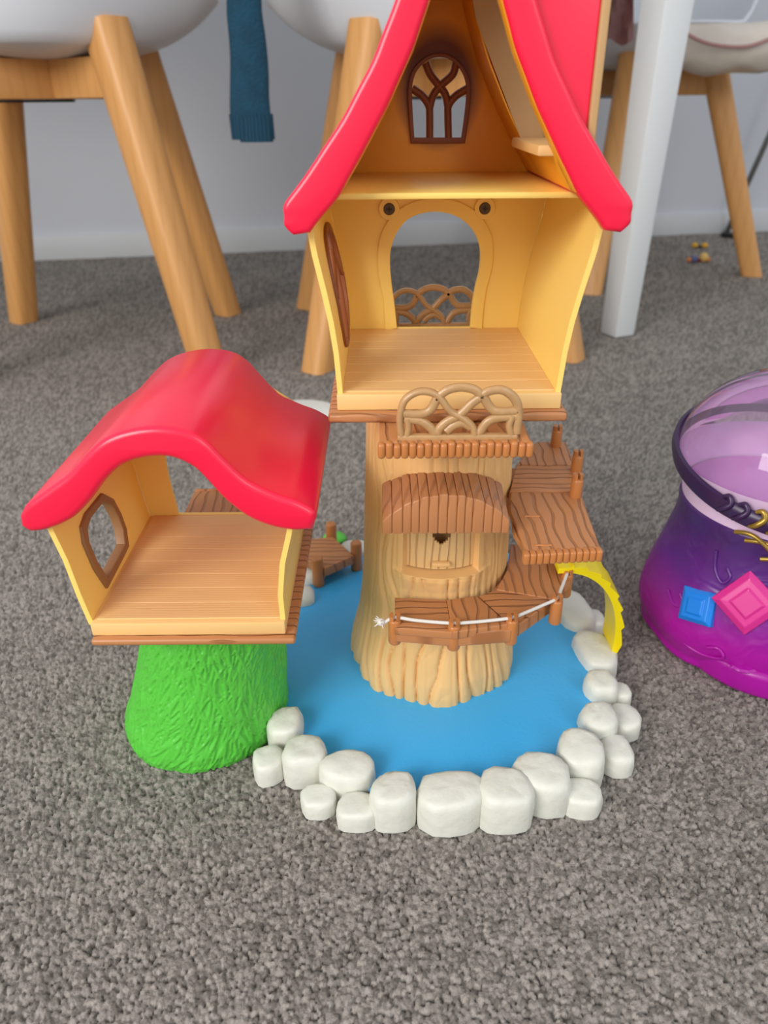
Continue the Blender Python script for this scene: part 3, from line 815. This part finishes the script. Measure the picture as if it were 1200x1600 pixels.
for px, py in ((608, 326), (757, 325)):
    c = U(px, py, y=Yb)
    bm = bmesh.new(); bmesh.ops.create_cone(bm, cap_ends=True, segments=32, radius1=0.0069, radius2=0.0064, depth=0.0026)
    map_bm(bm, lambda v: Vector((c.x + v.x, Yb - 0.0010 - v.z, c.z + v.y)))
    boss = fin('screw_boss', bm, M['yellow'], bwall, smooth=40)
    bm = bmesh.new(); bmesh.ops.create_cone(bm, cap_ends=True, segments=24, radius1=0.0037, radius2=0.0032, depth=0.0008)
    map_bm(bm, lambda v: Vector((c.x + v.x, Yb - 0.0027 - v.z, c.z + v.y)))
    sh = fin('screw', bm, M['screw'], bwall, smooth=40)
    bm = bmesh.new()
    bm_box(bm, (c.x - .0018, Yb - .0034, c.z - .0004), (c.x + .0018, Yb - .0030, c.z + .0004)); bm_box(bm, (c.x - .0004, Yb - .00345, c.z - .0018), (c.x + .0004, Yb - .0030, c.z + .0018))
    fin('screw_slot', bm, M['dark'], bwall)
# railing outside the doorway
railing('rear_railing', XC - RW/2 + 0.0005, Yb + 0.026, 0.2325 + 0.004, slab, M['bronze'])

loft = box('loft_floor', (XC - 0.0695, Yf + 0.012, ZL - 0.0030), (XC + 0.0695, Yb, ZL), M['yellow'], tree, 0.0008)
gl = [(XC - rin(z), z) for z in np.linspace(ZL, 0.466, 26)]
gr = [(XC + rin(z), z) for z in np.linspace(0.4655, ZL, 26)]
def aw(px, py):
    q = U(420 + px*0.5, py*0.5, y=Yb); return (q.x, q.z)
win_o = [(443, 448), (438, 380), (434, 300), (438, 250), (455, 210), (490, 178), (530, 166), (570, 175), (605, 205), (626, 248), (630, 300), (622, 380), (612, 448)]
wo = [(p.x, p.y) for p in catmull([(*aw(*p), 0) for p in win_o], 4)]
cx_ = sum(p[0] for p in wo)/len(wo); cz_ = sum(p[1] for p in wo)/len(wo)
wi = [(cx_ + (x-cx_)*0.90, cz_ + (z-cz_)*0.925) for x, z in wo]
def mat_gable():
    m = M['shaded_amber'].copy(); m.name = 'amber plastic with sprayed brown round the window'
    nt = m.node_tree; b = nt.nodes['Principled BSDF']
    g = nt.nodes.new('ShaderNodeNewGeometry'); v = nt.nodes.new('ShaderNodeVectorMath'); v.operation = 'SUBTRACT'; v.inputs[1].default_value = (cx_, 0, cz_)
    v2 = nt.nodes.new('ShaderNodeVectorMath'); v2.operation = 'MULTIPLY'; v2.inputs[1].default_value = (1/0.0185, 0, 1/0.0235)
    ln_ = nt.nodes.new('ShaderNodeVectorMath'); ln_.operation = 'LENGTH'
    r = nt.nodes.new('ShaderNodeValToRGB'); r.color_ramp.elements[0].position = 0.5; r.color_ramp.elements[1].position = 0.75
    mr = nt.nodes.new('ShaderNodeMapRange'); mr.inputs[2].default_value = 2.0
    r.color_ramp.elements[0].color = lin(120, 62, 26); r.color_ramp.elements[1].color = lin(246, 170, 38)  # brown is sprayed paint; the outer orange carries the attic's warm shade
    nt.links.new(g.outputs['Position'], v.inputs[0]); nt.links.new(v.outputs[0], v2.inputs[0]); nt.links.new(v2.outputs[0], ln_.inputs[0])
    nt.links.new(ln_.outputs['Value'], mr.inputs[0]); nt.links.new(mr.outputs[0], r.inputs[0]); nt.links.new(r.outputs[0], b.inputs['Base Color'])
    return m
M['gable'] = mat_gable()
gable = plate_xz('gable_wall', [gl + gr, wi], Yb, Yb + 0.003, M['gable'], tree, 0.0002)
wfr = plate_xz('window_frame', [wo, [(cx_ + (x-cx_)*0.86, cz_ + (z-cz_)*0.89) for x, z in wo]], Yb - 0.0018, Yb + 0.0002, M['lattice'], gable, 0.0004)
for s in ([(503, 440), (503, 360), (500, 330), (480, 300), (448, 276)], [(562, 440), (560, 360), (562, 330), (584, 300), (622, 276)],
          [(503, 335), (515, 295), (540, 265), (575, 232), (585, 196)], [(560, 335), (552, 295), (530, 265), (505, 232), (490, 196)]):
    bm = bmesh.new(); pts = [Vector((p.x, Yb + 0.0005, p.y)) for p in catmull([(*aw(*p), 0) for p in s], 6)]
    bm_tube(bm, pts, 0.0023, seg=8); fin('tracery', bm, M['lattice'], wfr, smooth=60)

# ---- red roof of the tower
ROOF_OUT = ([0.3245, 0.328, 0.338, 0.352, 0.373, 0.395, 0.416, 0.440, 0.460, 0.476, 0.484], [0.0775, 0.0818, 0.0812, 0.0693, 0.0530, 0.0392, 0.0295, 0.0205, 0.0135, 0.0065, 0.0])
def rout(z): return float(np.interp(z, *ROOF_OUT))
zo = [0.3245, 0.3262, 0.329, 0.333, 0.338, 0.345, 0.352, 0.362, 0.373, 0.384, 0.395, 0.405, 0.416, 0.428, 0.440, 0.450, 0.460, 0.470, 0.476, 0.482, 0.484]
zi = [0.466, 0.452, 0.444, 0.435, 0.425, 0.416, 0.407, 0.399, 0.388, 0.377, 0.367, 0.3575, 0.349, 0.341, 0.335, 0.3295, 0.3255]
def sm(pts): return [(p.x, p.y) for p in catmull([(a, b, 0) for a, b in pts], 3)]
OL = sm([(rout(z), z) for z in zo]); IL = sm([(rin(z), z) for z in zi])
def side(sgn, zlo=None, zhi=None, clip=False):
    o_ = [(XC + sgn*x, z) for x, z in OL if (zlo is None or z >= zlo) and (zhi is None or z <= zhi)]
    IL_ = [(max(x, hw(z) + 0.0034) if z < 0.3405 else x, z) for x, z in IL if z > 0.3275] if clip else IL
    i_ = [(XC + sgn*x, z) for x, z in IL_ if (zlo is None or z >= zlo) and (zhi is None or z <= zhi)]
    return o_ + i_
YR0, YR1, YD0, YD1 = 0.370, 0.528, 0.380, 0.468
def joined(name, pieces, m, parent, bevel, smooth):
    bmj = bmesh.new()
    for lp, y0, y1 in pieces:
        b_ = plate_bm([lp], y1-y0, bevel); yc = (y0+y1)/2
        map_bm(b_, lambda c: Vector((c.x, yc - c.z, c.y)))
        tmp = bpy.data.meshes.new('tmp'); b_.to_mesh(tmp); b_.free(); bmj.from_mesh(tmp); bpy.data.meshes.remove(tmp)
    return fin(name, bmj, m, parent, smooth=smooth)
joined('roof_slope', [(side(-1), YR0, YR0 + 0.010), (side(-1, clip=True), YR0 + 0.004, YR1)], M['red'], tree, 0.0024, 50)
rs = joined('roof_slope', [(side(1), YR0, YR0 + 0.010), (side(1, clip=True), YR0 + 0.004, YD0 + 0.002), (side(1, clip=True), YD1 - 0.002, YR1), (side(1, 0.436), YD0 - 0.002, YD1 + 0.002), (side(1, None, 0.360, True), YD0 - 0.002, YD1 + 0.002)], M['red'], tree, 0.0024, 50)
def liner(sgn, zlo, zhi):
    zs = np.linspace(zlo, zhi, 20)
    return [(XC + sgn*(rin(z) + 0.0008), z) for z in zs] + [(XC + sgn*max(rin(z) - 0.0004, 0.0), z) for z in zs[::-1]]
joined('roof_lining', [(liner(-1, 0.342, 0.46), YR0 + 0.003, Yb)], M['shaded_amber'], tree, 0.0002, 40)
joined('roof_lining', [(liner(1, 0.342, 0.46), YR0 + 0.003, YD0 + .003), (liner(1, 0.342, 0.46), YD1 - .003, Yb), (liner(1, 0.436, 0.46), YD0, YD1), (liner(1, 0.342, 0.361), YD0, YD1)], M['shaded_amber'], tree, 0.0002, 40)
# dormer looking out to the right
def arch(y0, y1, z0, zs, zt, n=18):
    yc, hy = (y0+y1)/2, (y1-y0)/2
    return [(y0, z0)] + [(yc - hy*math.cos(a), zs + (zt-zs)*math.sin(a)) for a in np.linspace(0, math.pi, n)] + [(y1, z0)]
dxo = U(892, 90, y=0.425).x
def dormer_shell(name, loop, x1, off, m, parent, bevel):
    bm = plate_bm([loop], 0.02, bevel)
    map_bm(bm, lambda c: Vector((x1 + c.z - 0.01, c.x, c.y) if c.z > 0 else (XC + rin(c.y) + off, c.x, c.y)))
    return fin(name, bm, m, parent, smooth=40)
dor = dormer_shell('dormer_roof', arch(YD0 - .003, YD1 + .003, 0.3595, 0.420, 0.452) + arch(YD0 + .001, YD1 - .001, 0.3595, 0.418, 0.447)[::-1], dxo, 0.004, M['red'], tree, 0.0006)
dormer_shell('dormer_lining', arch(YD0 + .0012, YD1 - .0012, 0.3605, 0.4178, 0.4466) + arch(YD0 + .0035, YD1 - .0035, 0.3605, 0.416, 0.444)[::-1], dxo - 0.0005, -0.0005, M['dormer'], dor, 0.0003)
plate_yz('dormer_front', [arch(YD0 - .005, YD1 + .005, 0.354, 0.420, 0.456), arch(YD0 + .008, YD1 - .008, 0.362, 0.415, 0.440)], dxo, dxo + 0.004, M['dormer'], dor, 0.001)
box('dormer_sill', (XC + rin(0.360) - 0.006, YD0 + .004, 0.3565), (dxo + 0.006, YD1 - .004, 0.3615), M['trunk'], dor, 0.0012)

# ---- lower walkway with posts and rope
wz1, wz0 = 0.0985, 0.087
def quad_part(name, pxs, z1, z0, m, parent, bevel=0.0009):
    return plate_xy(name, [[(p.x, p.y) for p in (U(a, b, z=z1) for a, b in pxs)]], z0, z1, m, parent, bevel)
walk = quad_part('walkway', [(618, 940), (700, 942), (760, 935), (800, 885), (830, 870), (884, 905), (862, 940), (798, 985), (708, 992), (618, 984)], wz1 - 0.002, wz0, M['brown_x'], tree)
quad_part('step_panel', [(617, 933), (698, 937), (707, 988), (617, 981)], wz1 + .0006, wz1 - 0.005, M['brown_x'], walk)
quad_part('step_panel', [(698, 937), (745, 930), (795, 975), (707, 988)], wz1 + .0012, wz1 - 0.005, M['brown'], walk)
quad_part('step_panel', [(747, 931), (776, 921), (860, 935), (797, 975)], wz1 + .0002, wz1 - 0.005, M['brown_x'], walk)
quad_part('step_panel', [(776, 921), (792, 890), (798, 850), (862, 850), (892, 908), (861, 935)], wz1 + .0008, wz1 - 0.005, M['brown'], walk)
posts = [(617, 1003), (708, 1012), (797, 1003), (866, 972), (882, 930)]
tops = []
for px, py in posts:
    q = U(px, py, z=wz0 - 0.003)
    post('post', Vector((q.x, q.y, wz0 - 0.003)), 0.0041, 0.0180, walk, notch=True)
    tops.append(Vector((q.x, q.y, wz0 - 0.003 + 0.0155)))
rp = [tops[0] + Vector((-0.0075, -0.001, -0.0002))]
for i, tpt in enumerate(tops):
    rp.append(tpt + Vector((0, 0, 0.0034)))
    if i < 4:
        for k in (0.33, 0.67): rp.append(tpt.lerp(tops[i+1], k) + Vector((0, 0, 0.0028)))
rp.append(tops[-1] + Vector((0.001, 0.003, 0.004)))
cord = tube('rope', catmull(rp, 5), 0.0011, M['cord'], walk)
def knot(p, seed):
    rd = random.Random(seed); bm = bmesh.new()
    bmesh.ops.create_icosphere(bm, subdivisions=2, radius=0.0026, matrix=Matrix.Translation(p))
    for _ in range(9):
        d = Vector((rd.uniform(-1, .4), rd.uniform(-1, .3), rd.uniform(-.2, 1))).normalized()
        bm_tube(bm, [p, p + d*0.0030, p + d*0.005 + Vector((0, 0, -0.0004))], [0.0008, 0.0005, 0.0002], seg=5)
    return fin('rope_knot', bm, M['cord'], walk, smooth=60)
knot(rp[0] + Vector((-0.001, 0, 0.001)), 1); knot(rp[-1], 2)

# ---- upper deck on the right of the trunk
uz1, uz0 = 0.160, 0.154
deck = quad_part('upper_deck', [(822, 862), (802, 830), (795, 770), (806, 728), (838, 690), (884, 690), (900, 728), (908, 770), (938, 856)], uz1 - 0.0015, uz0, M['brown'], tree)
quad_part('deck_panel', [(822, 860), (797, 800), (798, 768), (906, 770), (938, 855)], uz1 + .0004, uz1 - .004, M['brown'], deck)
quad_part('deck_panel', [(797, 767), (806, 727), (897, 727), (907, 769)], uz1 + .0012, uz1 - .004, M['brown_x'], deck)
quad_part('deck_panel', [(807, 726), (838, 690), (884, 690), (897, 726)], uz1 + .0002, uz1 - .004, M['brown'], deck)
a, b = U(818, 866, z=uz1), U(942, 860, z=uz1)
nl = 12
for i in range(nl):
    p = a.lerp(b, (i+.5)/nl); lw = (b-a).length/nl
    bm = bm_box(bmesh.new(), (p.x - lw*.5, p.y - 0.0018, uz0 - .0008), (p.x + lw*.5, p.y + 0.0045, uz1 + 0.0006), 0.0013, 3)
    fin('log_end', bm, M['brown_fine'], deck, smooth=60)
for px, py in ((868, 697), (900, 738), (899, 776)):
    q = U(px, py, z=uz1)
    o = post('post', Vector((q.x, q.y, uz1 - 0.002)), 0.0039, 0.0150, deck, notch=True)
for px, py, sx in ((831, 808, .005), (849, 853, .005)):
    q = U(px, py, z=uz1)
    box('slot_edge', (q.x - sx, q.y - .0009, uz1 + .0001), (q.x + sx, q.y + .0009, uz1 + .0010), M['brown_fine'], deck, 0.0004, 1)
# brackets carrying the deck on the trunk
bm = bm_box(bmesh.new(), (TX + 0.040, 0.425, 0.140), (TX + 0.075, 0.470, 0.1545), 0.002)
fin('deck_bracket', bm, M['brown_fine'], tree, smooth=40)

# ---- yellow ridged slide (a separate piece leaning on the walkway)
sl = thing('slide', tuple(U(960, 1022, z=0.02)), 'bright yellow ridged plastic slide curving down from the walkway over the pond stones', 'slide')
def slide():
    p0 = U(868, 876, z=0.103); e = U(957, 1020, y=0.432)
    x0, x1 = p0.x - 0.002, e.x - 0.001
    zt, zl = 0.1035, 0.0195
    n = 60; bm = bmesh.new(); rings = []
    ridges = []
    for i in range(n+1):
        f = i/n; a = f*math.pi/2*0.98
        cx, cz = x0 + (x1-x0)*math.sin(a), zl + (zt-zl)*math.cos(a)**0.85 if f < 1 else zl
        nx, nz_ = math.sin(a)*1.0, math.cos(a)
        nn = math.hypot(nx, nz_); nx, nz_ = nx/nn, nz_/nn
        ridge = 0.0026*max(0.0, ((f*8.0) % 1.0))**1.0*(f > 0.10)
        yc = 0.431 + 0.013*f; hwY = 0.019 - 0.006*f
        th_ = 0.0042 + ridge
        ring = [Vector((cx, yc - hwY, cz)), Vector((cx, yc + hwY, cz)), Vector((cx + nx*th_, yc + hwY, cz + nz_*th_)), Vector((cx + nx*th_, yc - hwY, cz + nz_*th_))]
        rings.append([bm.verts.new(v) for v in ring])
    for i in range(n):
        for k in range(4): bm.faces.new((rings[i][k], rings[i][(k+1) % 4], rings[i+1][(k+1) % 4], rings[i+1][k]))
    bm.faces.new(rings[0][::-1]); bm.faces.new(rings[-1])
    fin('chute', bm, M['slide'], sl, smooth=28)
slide()

# ================================================================== THE HUT
HX = -0.1090; HY0, HY1, HZ = 0.330, 0.452, 0.1283
hut = thing('toy_hut', (-0.127, 0.395, 0), 'small toy hut with wavy red roof on a green grassy stump', 'toy house')
# green grassy stump
nz, na = 200, 420
zz = np.linspace(0.0, 0.119, nz)[:, None]; th = np.linspace(0, 2*np.pi, na, endpoint=False)[None, :]
f = zz/0.119
R0 = np.interp(f, [0, 0.04, 0.10, 0.25, 0.5, 0.8, 1.0], [0.0535, 0.0550, 0.0548, 0.0515, 0.0470, 0.0445, 0.0450])
hgt = np.zeros((nz, na))
rd = np.random.default_rng(3)
TT, ZZ = np.meshgrid(np.linspace(0, 2*np.pi, na, endpoint=False), zz[:, 0])
for _ in range(2600):
    t0, z0 = rd.random()*2*np.pi, rd.random()*0.125 - 0.004
    ln, wd_, tl_ = 0.006 + rd.random()*0.008, 0.0008 + rd.random()*0.0006, rd.normal()*0.35 + 0.3*np.sin(t0*3 + z0*40)
    j0, j1 = np.searchsorted(zz[:, 0], z0 - ln), np.searchsorted(zz[:, 0], z0 + ln)
    i0 = int(t0/(2*np.pi)*na); ii = np.arange(i0-14, i0+15) % na
    if j1 <= j0: continue
    sub = np.ix_(np.arange(j0, j1), ii)
    dz = (ZZ[sub] - z0)/ln; dt = TT[sub] - t0; dt = (dt + np.pi) % (2*np.pi) - np.pi
    ds = dt*0.048 - tl_*(ZZ[sub] - z0) - 0.0006*np.sin(dz*2)
    w_ = wd_*np.clip(1 - np.abs(dz), 0.0, 1)**0.5 + 1e-6
    h = np.sqrt(np.clip(1 - (ds/w_)**2, 0, 1))*np.clip(1 - np.abs(dz), 0, 1)**0.4*(0.0010 + 0.0006*rd.random())
    hgt[sub] = np.maximum(hgt[sub], h)
Rr = R0 + hgt*1.05 + 0.0014*(vnoise(TT*4, f*5 + 3) - .5)
lean = -0.019*(1 - f)**1.3
X = -0.108 + lean + Rr*np.cos(th); Y = 0.3935 + Rr*np.sin(th)
grid_mesh('grassy_stump', X, Y, np.broadcast_to(zz, X.shape), M['green'], hut, True)

hb = box('base_board', (HX - 0.0545, HY0 - 0.004, 0.1150), (HX + 0.0590, HY1 + 0.006, 0.1192), M['brown_x'], hut, 0.0016, 3)
hf = box('floor', (HX - 0.0545, HY0, 0.1193), (HX + 0.0535, HY1 + 0.003, HZ - 0.0006), M['tan_lip'], hut, 0.0008)
for i in range(8):
    y0, y1 = HY0 + 0.004 + (HY1 - HY0 - 0.004)*i/8, HY0 + 0.004 + (HY1 - HY0 - 0.004)*(i+1)/8
    box('plank', (HX - 0.0515, y0 + .00012, HZ - .0012), (HX + 0.0515, y1 - .00012, HZ), M['tan_floor'], hf, 0.0002, 1)
LZ = [U(px, py, y=HY0 + .003) for px, py in ((148, 978), (127, 930), (106, 875), (84, 830), (70, 800))]
RZ = [U(px, py, y=HY0 + .003) for px, py in ((439, 978), (434, 930), (437, 880), (447, 835), (452, 805))]
hl = lambda z: float(np.interp(z, [p.z for p in LZ], [p.x for p in LZ]))
hr = lambda z: float(np.interp(z, [p.z for p in RZ], [p.x for p in RZ]))
def on_wall(px, py):
    o0 = Vector((0, 0, H)); d = U(px, py, z=0) - o0
    t = 0.4
    while t < 1 and not ((o0 + d*t).x < hl((o0 + d*t).z)): t += 0.0005
    p = o0 + d*t; return (p.y, p.z)
hw_out = [on_wall(a*0.46667, 520 + b*0.46667) for a, b in ((335, 537), (372, 556), (397, 605), (416, 655), (424, 715), (410, 745), (352, 856), (308, 790), (272, 705), (264, 650), (280, 605))]
hcy, hcz = sum(p[0] for p in hw_out)/len(hw_out), sum(p[1] for p in hw_out)/len(hw_out)
def shrink(k): return [(hcy + (y-hcy)*k, hcz + (z-hcz)*k) for y, z in hw_out]
def inside(poly, y, z):
    c = False
    for i in range(len(poly)):
        (y1, z1), (y2, z2) = poly[i], poly[i-1]
        if (z1 > z) != (z2 > z) and y < (y2-y1)*(z-z1)/(z2-z1) + y1: c = not c
    return c
hmid = shrink(0.90)
hmask = lambda y, z: inside(hmid, y, z)
hwl = wall_panel('side_wall', -1, hmask, HY0 + 0.003, HY1, HZ - 0.003, 0.206, M['yellow'], hut, hl, nu=80, nv=60)
hwr = wall_panel('side_wall', 1, None, HY0 + 0.003, HY1, HZ - 0.003, 0.204, M['yellow'], hut, hr)
bm = plate_bm([hw_out, shrink(0.80)], 0.0062, 0.0008)
map_bm(bm, lambda c: Vector((hl(c.y) - 0.0012 + c.z, c.x, c.y)))
fin('window_frame', bm, M['frame'], hwl, smooth=40)
# back wall with wide arch
o_ = [(hl(z), z) for z in np.linspace(HZ - .003, 0.205, 8)] + [(HX - 0.035, 0.222), (HX, 0.230), (HX + 0.035, 0.222)] + [(hr(z), z) for z in np.linspace(0.204, HZ - .003, 8)]
ya = HY1
h_ = [U(px, py, y=ya) for px, py in ((281, 826), (276, 795), (264, 750), (258, 715), (262, 690), (285, 668), (320, 655))]
hh = [(p.x, max(p.z, HZ + .0004)) for p in catmull(h_, 4)]
mx_ = HX + 0.003
hh = [(x, min(z, 0.218)) for x, z in hh]
hh = hh + [(2*mx_ - x, z) for x, z in hh[::-1]][0:]
plate_xz('back_wall', [o_, hh], HY1, HY1 + 0.003, M['yellow'], hut, 0.0003)
bd_ = plate_xy('back_deck', [[(HX - 0.034, HY1 + .004), (HX + 0.045, HY1 + .004), (HX + 0.045, HY1 + 0.046), (HX - 0.034, HY1 + 0.046)]], 0.1165, 0.1235, M['brown'], hut, 0.001)
for i in range(9):
    x = HX - 0.034 + 0.079*(i + .5)/9
    bm = bm_box(bmesh.new(), (x - .0043, HY1 + .045, 0.1160), (x + .0043, HY1 + .0495, 0.1240), 0.0014, 2)
    fin('log_end', bm, M['brown_fine'], bd_, smooth=60)

# wavy red roof
top = [(29, 808), (40, 790), (70, 768), (105, 742), (130, 714), (160, 688), (200, 673), (245, 668), (290, 674), (322, 692), (350, 720), (385, 752), (425, 772), (462, 785), (490, 800), (494, 812)]
bot = [(488, 830), (455, 831), (420, 824), (385, 809), (350, 782), (322, 752), (298, 730), (262, 716), (222, 718), (188, 730), (162, 754), (140, 784), (112, 812), (78, 828), (48, 833), (31, 824)]
yr = 0.326
loop = [(p.x, p.z) for p in catmull([U(a, b, y=yr) for a, b in top], 4)] + [(p.x, p.z) for p in catmull([U(a, b, y=yr) for a, b in bot], 4)]
plate_xz('roof', [loop], yr, 0.456, M['red'], hut, 0.0034, smooth=60)

# ================================================================== CRYSTAL BALL TOY
KX, KY = 0.2950, 0.488
ball = thing('crystal_ball_toy', (KX, KY, 0), 'purple toy crystal ball with clear pink dome and big plastic gems', 'toy')
def lathe(name, prof, m, parent, seg=96, mod=None, smooth=60, tilt=0.0):
    bm = bmesh.new(); rr = []
    for r, z in prof:
        ring = []
        for i in range(seg):
            a = 2*math.pi*i/seg; k = mod(a, z) if mod else 0
            v = Vector((math.cos(a)*(r+k), math.sin(a)*(r+k), z))
            ring.append(bm.verts.new(v + Vector((KX, KY, 0))))
        rr.append(ring)
    for k in range(len(rr)-1):
        for i in range(seg): bm.faces.new((rr[k][i], rr[k][(i+1) % seg], rr[k+1][(i+1) % seg], rr[k+1][i]))
    return fin(name, bm, m, parent, smooth=smooth)
def cm(pr, n=6): return [(p.x, p.y) for p in catmull([(a, b, 0) for a, b in pr], n)]
lathe('base', cm([(0.0005, 0.001), (0.072, 0.0), (0.0805, 0.010), (0.0855, 0.026), (0.0840, 0.044), (0.0780, 0.066), (0.0718, 0.088), (0.0692, 0.104), (0.0698, 0.116), (0.066, 0.116), (0.060, 0.10), (0.0005, 0.095)]), M['spray'], ball,
      mod=lambda a, z: 0.0012*math.sin(a*9)*(z < 0.08))
# broad foot in front
ft = []
for k in range(28):
    a = math.pi*1.0 + math.pi*k/27
    ft.append((KX + math.cos(a)*0.066, KY - 0.020 + math.sin(a)*0.073))
foot = plate_xy('foot_plate', [[(x, y) for x, y in ft]], 0.0, 0.022, M['spray'], ball, 0.005, smooth=60)
c = Vector((KX - 0.036, KY - 0.0735, 0.0))
bm = bmesh.new(); bmesh.ops.create_uvsphere(bm, u_segments=10, v_segments=6, radius=1)
map_bm(bm, lambda v: Vector((c.x + v.x*0.011, c.y + v.y*0.009, 0.0215 + v.z*0.003)))
fin('oval_stud', bm, M['spray'], foot, smooth=20)
lathe('funnel', cm([(0.0672, 0.110), (0.0695, 0.124), (0.0735, 0.138), (0.0772, 0.149)]), M['funnel'], ball)
lathe('inner_bowl', cm([(0.0005, 0.1165), (0.03, 0.117), (0.055, 0.1185), (0.068, 0.122)]), M['funnel_in'], ball)
lathe('dome', cm([(0.0772, 0.149)] + [(0.0780*math.cos(a), 0.150 + 0.0660*math.sin(a)) for a in np.linspace(0.04, 1.565, 16)]), M['dome'], ball, smooth=179)
# tilted collar: ring low at the front, high at the back
tlt = math.radians(12)
bm = bmesh.new(); rr = []
for i in range(96):
    a = 2*math.pi*i/96; ring = []
    for dr, dz in ((-.001, -.0065), (.0028, -.0060), (.0044, 0), (.0034, .0056), (0.0008, .0062), (-.0014, .0)):
        x, y = math.cos(a)*(0.0778 + dr), math.sin(a)*(0.0790 + dr)
        ring.append(bm.verts.new((KX + x, KY + y*math.cos(tlt), 0.148 + y*math.sin(tlt) + dz)))
    rr.append(ring)
for i in range(96):
    for k in range(6): bm.faces.new((rr[i][k], rr[i][(k+1) % 6], rr[(i+1) % 96][(k+1) % 6], rr[(i+1) % 96][k]))
collar = fin('collar', bm, M['rimpurple'], ball, smooth=60)
def on_ring(a, dr=0.0, dz=0.0):
    x, y = math.cos(a)*(0.0778 + dr), math.sin(a)*(0.0790 + dr)
    return Vector((KX + x, KY + y*math.cos(tlt), 0.148 + y*math.sin(tlt) + dz))
for k in range(9):
    a0 = math.radians(214 + k*8)
    pts = [on_ring(a0, 0.004, -0.004), on_ring(a0 + .05, 0.006, 0.0), on_ring(a0 + .10, 0.004, 0.005), on_ring(a0 + .07, 0.003, 0.009), on_ring(a0 + .02, 0.003, 0.007)]
    bm = bm_tube(bmesh.new(), catmull(pts, 5), [0.0013 + 0.0009*math.sin(math.pi*i/20) for i in range(21)], seg=8)
    fin('gold_scroll', bm, M['gold'] if k > 1 else M['rimpurple'], collar, smooth=70)
for a0, a1, z0, z1, r0 in ((228, 266, 0.114, 0.108, 0.0705), (238, 268, 0.104, 0.096, 0.0715), (222, 250, 0.118, 0.112, 0.0712)):
    pts = [Vector((KX + math.cos(math.radians(a))*r, KY + math.sin(math.radians(a))*r, z)) for a, z, r in zip(np.linspace(a0, a1, 7), np.linspace(z0, z1, 7) + 0.004*np.sin(np.linspace(0, 5, 7)), np.linspace(r0, r0 + .002, 7))]
    fin('gold_vine', bm_tube(bmesh.new(), catmull(pts, 4), 0.0016, seg=8), M['gold'], ball, smooth=70)
# gems: square cut, on the sloping side
def gem(name, px, py, half, rot, m, label):
    # find the point of the skirt seen there
    o0 = Vector((0, 0, H)); d = (U(px, py, z=0) - o0).normalized()
    t = 0.3; hit = None
    while t < 0.8:
        p = o0 + d*t; r = math.hypot(p.x-KX, p.y-KY)
        prof_r = np.interp(p.z, [0, 0.010, 0.026, 0.044, 0.066, 0.088, 0.104], [0.072, 0.0805, 0.0855, 0.084, 0.078, 0.0718, 0.0692])
        if r < prof_r: hit = p; break
        t += 0.0005
    nrm = Vector((hit.x-KX, hit.y-KY, 0)).normalized() + Vector((0, 0, 0.38)); nrm.normalize()
    uu_ = Vector((0, 0, 1)).cross(nrm).normalized(); vv = nrm.cross(uu_)
    bm = bmesh.new(); rr = []
    for s, h in ((1.0, -0.004), (1.0, 0.002), (0.74, 0.0050), (0.50, 0.0052), (0.42, 0.0064), (0.26, 0.0064)):
        rr.append([bm.verts.new(hit + nrm*h + (uu_*math.cos(a) + vv*math.sin(a))*half*1.414*s) for a in (rot + math.pi/4 + k*math.pi/2 for k in range(4))])
    for k in range(len(rr)-1):
        for i in range(4): bm.faces.new((rr[k][i], rr[k][(i+1) % 4], rr[k+1][(i+1) % 4], rr[k+1][i]))
    bm.faces.new(rr[0][::-1]); bm.faces.new(rr[-1])
    bmesh.ops.bevel(bm, geom=bm.edges[:], offset=0.0004, segments=1, affect='EDGES')
    o = fin(name, bm, m, ball); o['label'] = label
gem('gem', 1091, 947, 0.0125, 0.22, M['bluegem'], 'square blue gem')
gem('gem', 1168, 941, 0.0165, -0.62, M['pinkgem'], 'square pink gem')
# moulded scrolls on the skirt
def skirt(adeg, z, out=0.0004):
    r = np.interp(z, [0, 0.010, 0.026, 0.044, 0.066, 0.088, 0.104], [0.072, 0.0805, 0.0855, 0.084, 0.078, 0.0718, 0.0692]) + out
    return Vector((KX + math.cos(math.radians(adeg))*r, KY + math.sin(math.radians(adeg))*r, z))
for pts in ([(214, .098), (217, .085), (223, .078), (226, .084), (223, .089)], [(205, .030), (213, .022), (224, .019), (234, .024), (231, .031), (226, .028)],
            [(236, .086), (241, .078), (248, .080), (256, .086)], [(222, .062), (230, .070), (238, .068), (243, .060)], [(196, .052), (203, .046), (208, .050), (204, .056)]):
    fin('scroll_relief', bm_tube(bmesh.new(), catmull([skirt(*p) for p in pts], 6), 0.0013, seg=8), M['spray'], ball, smooth=70)
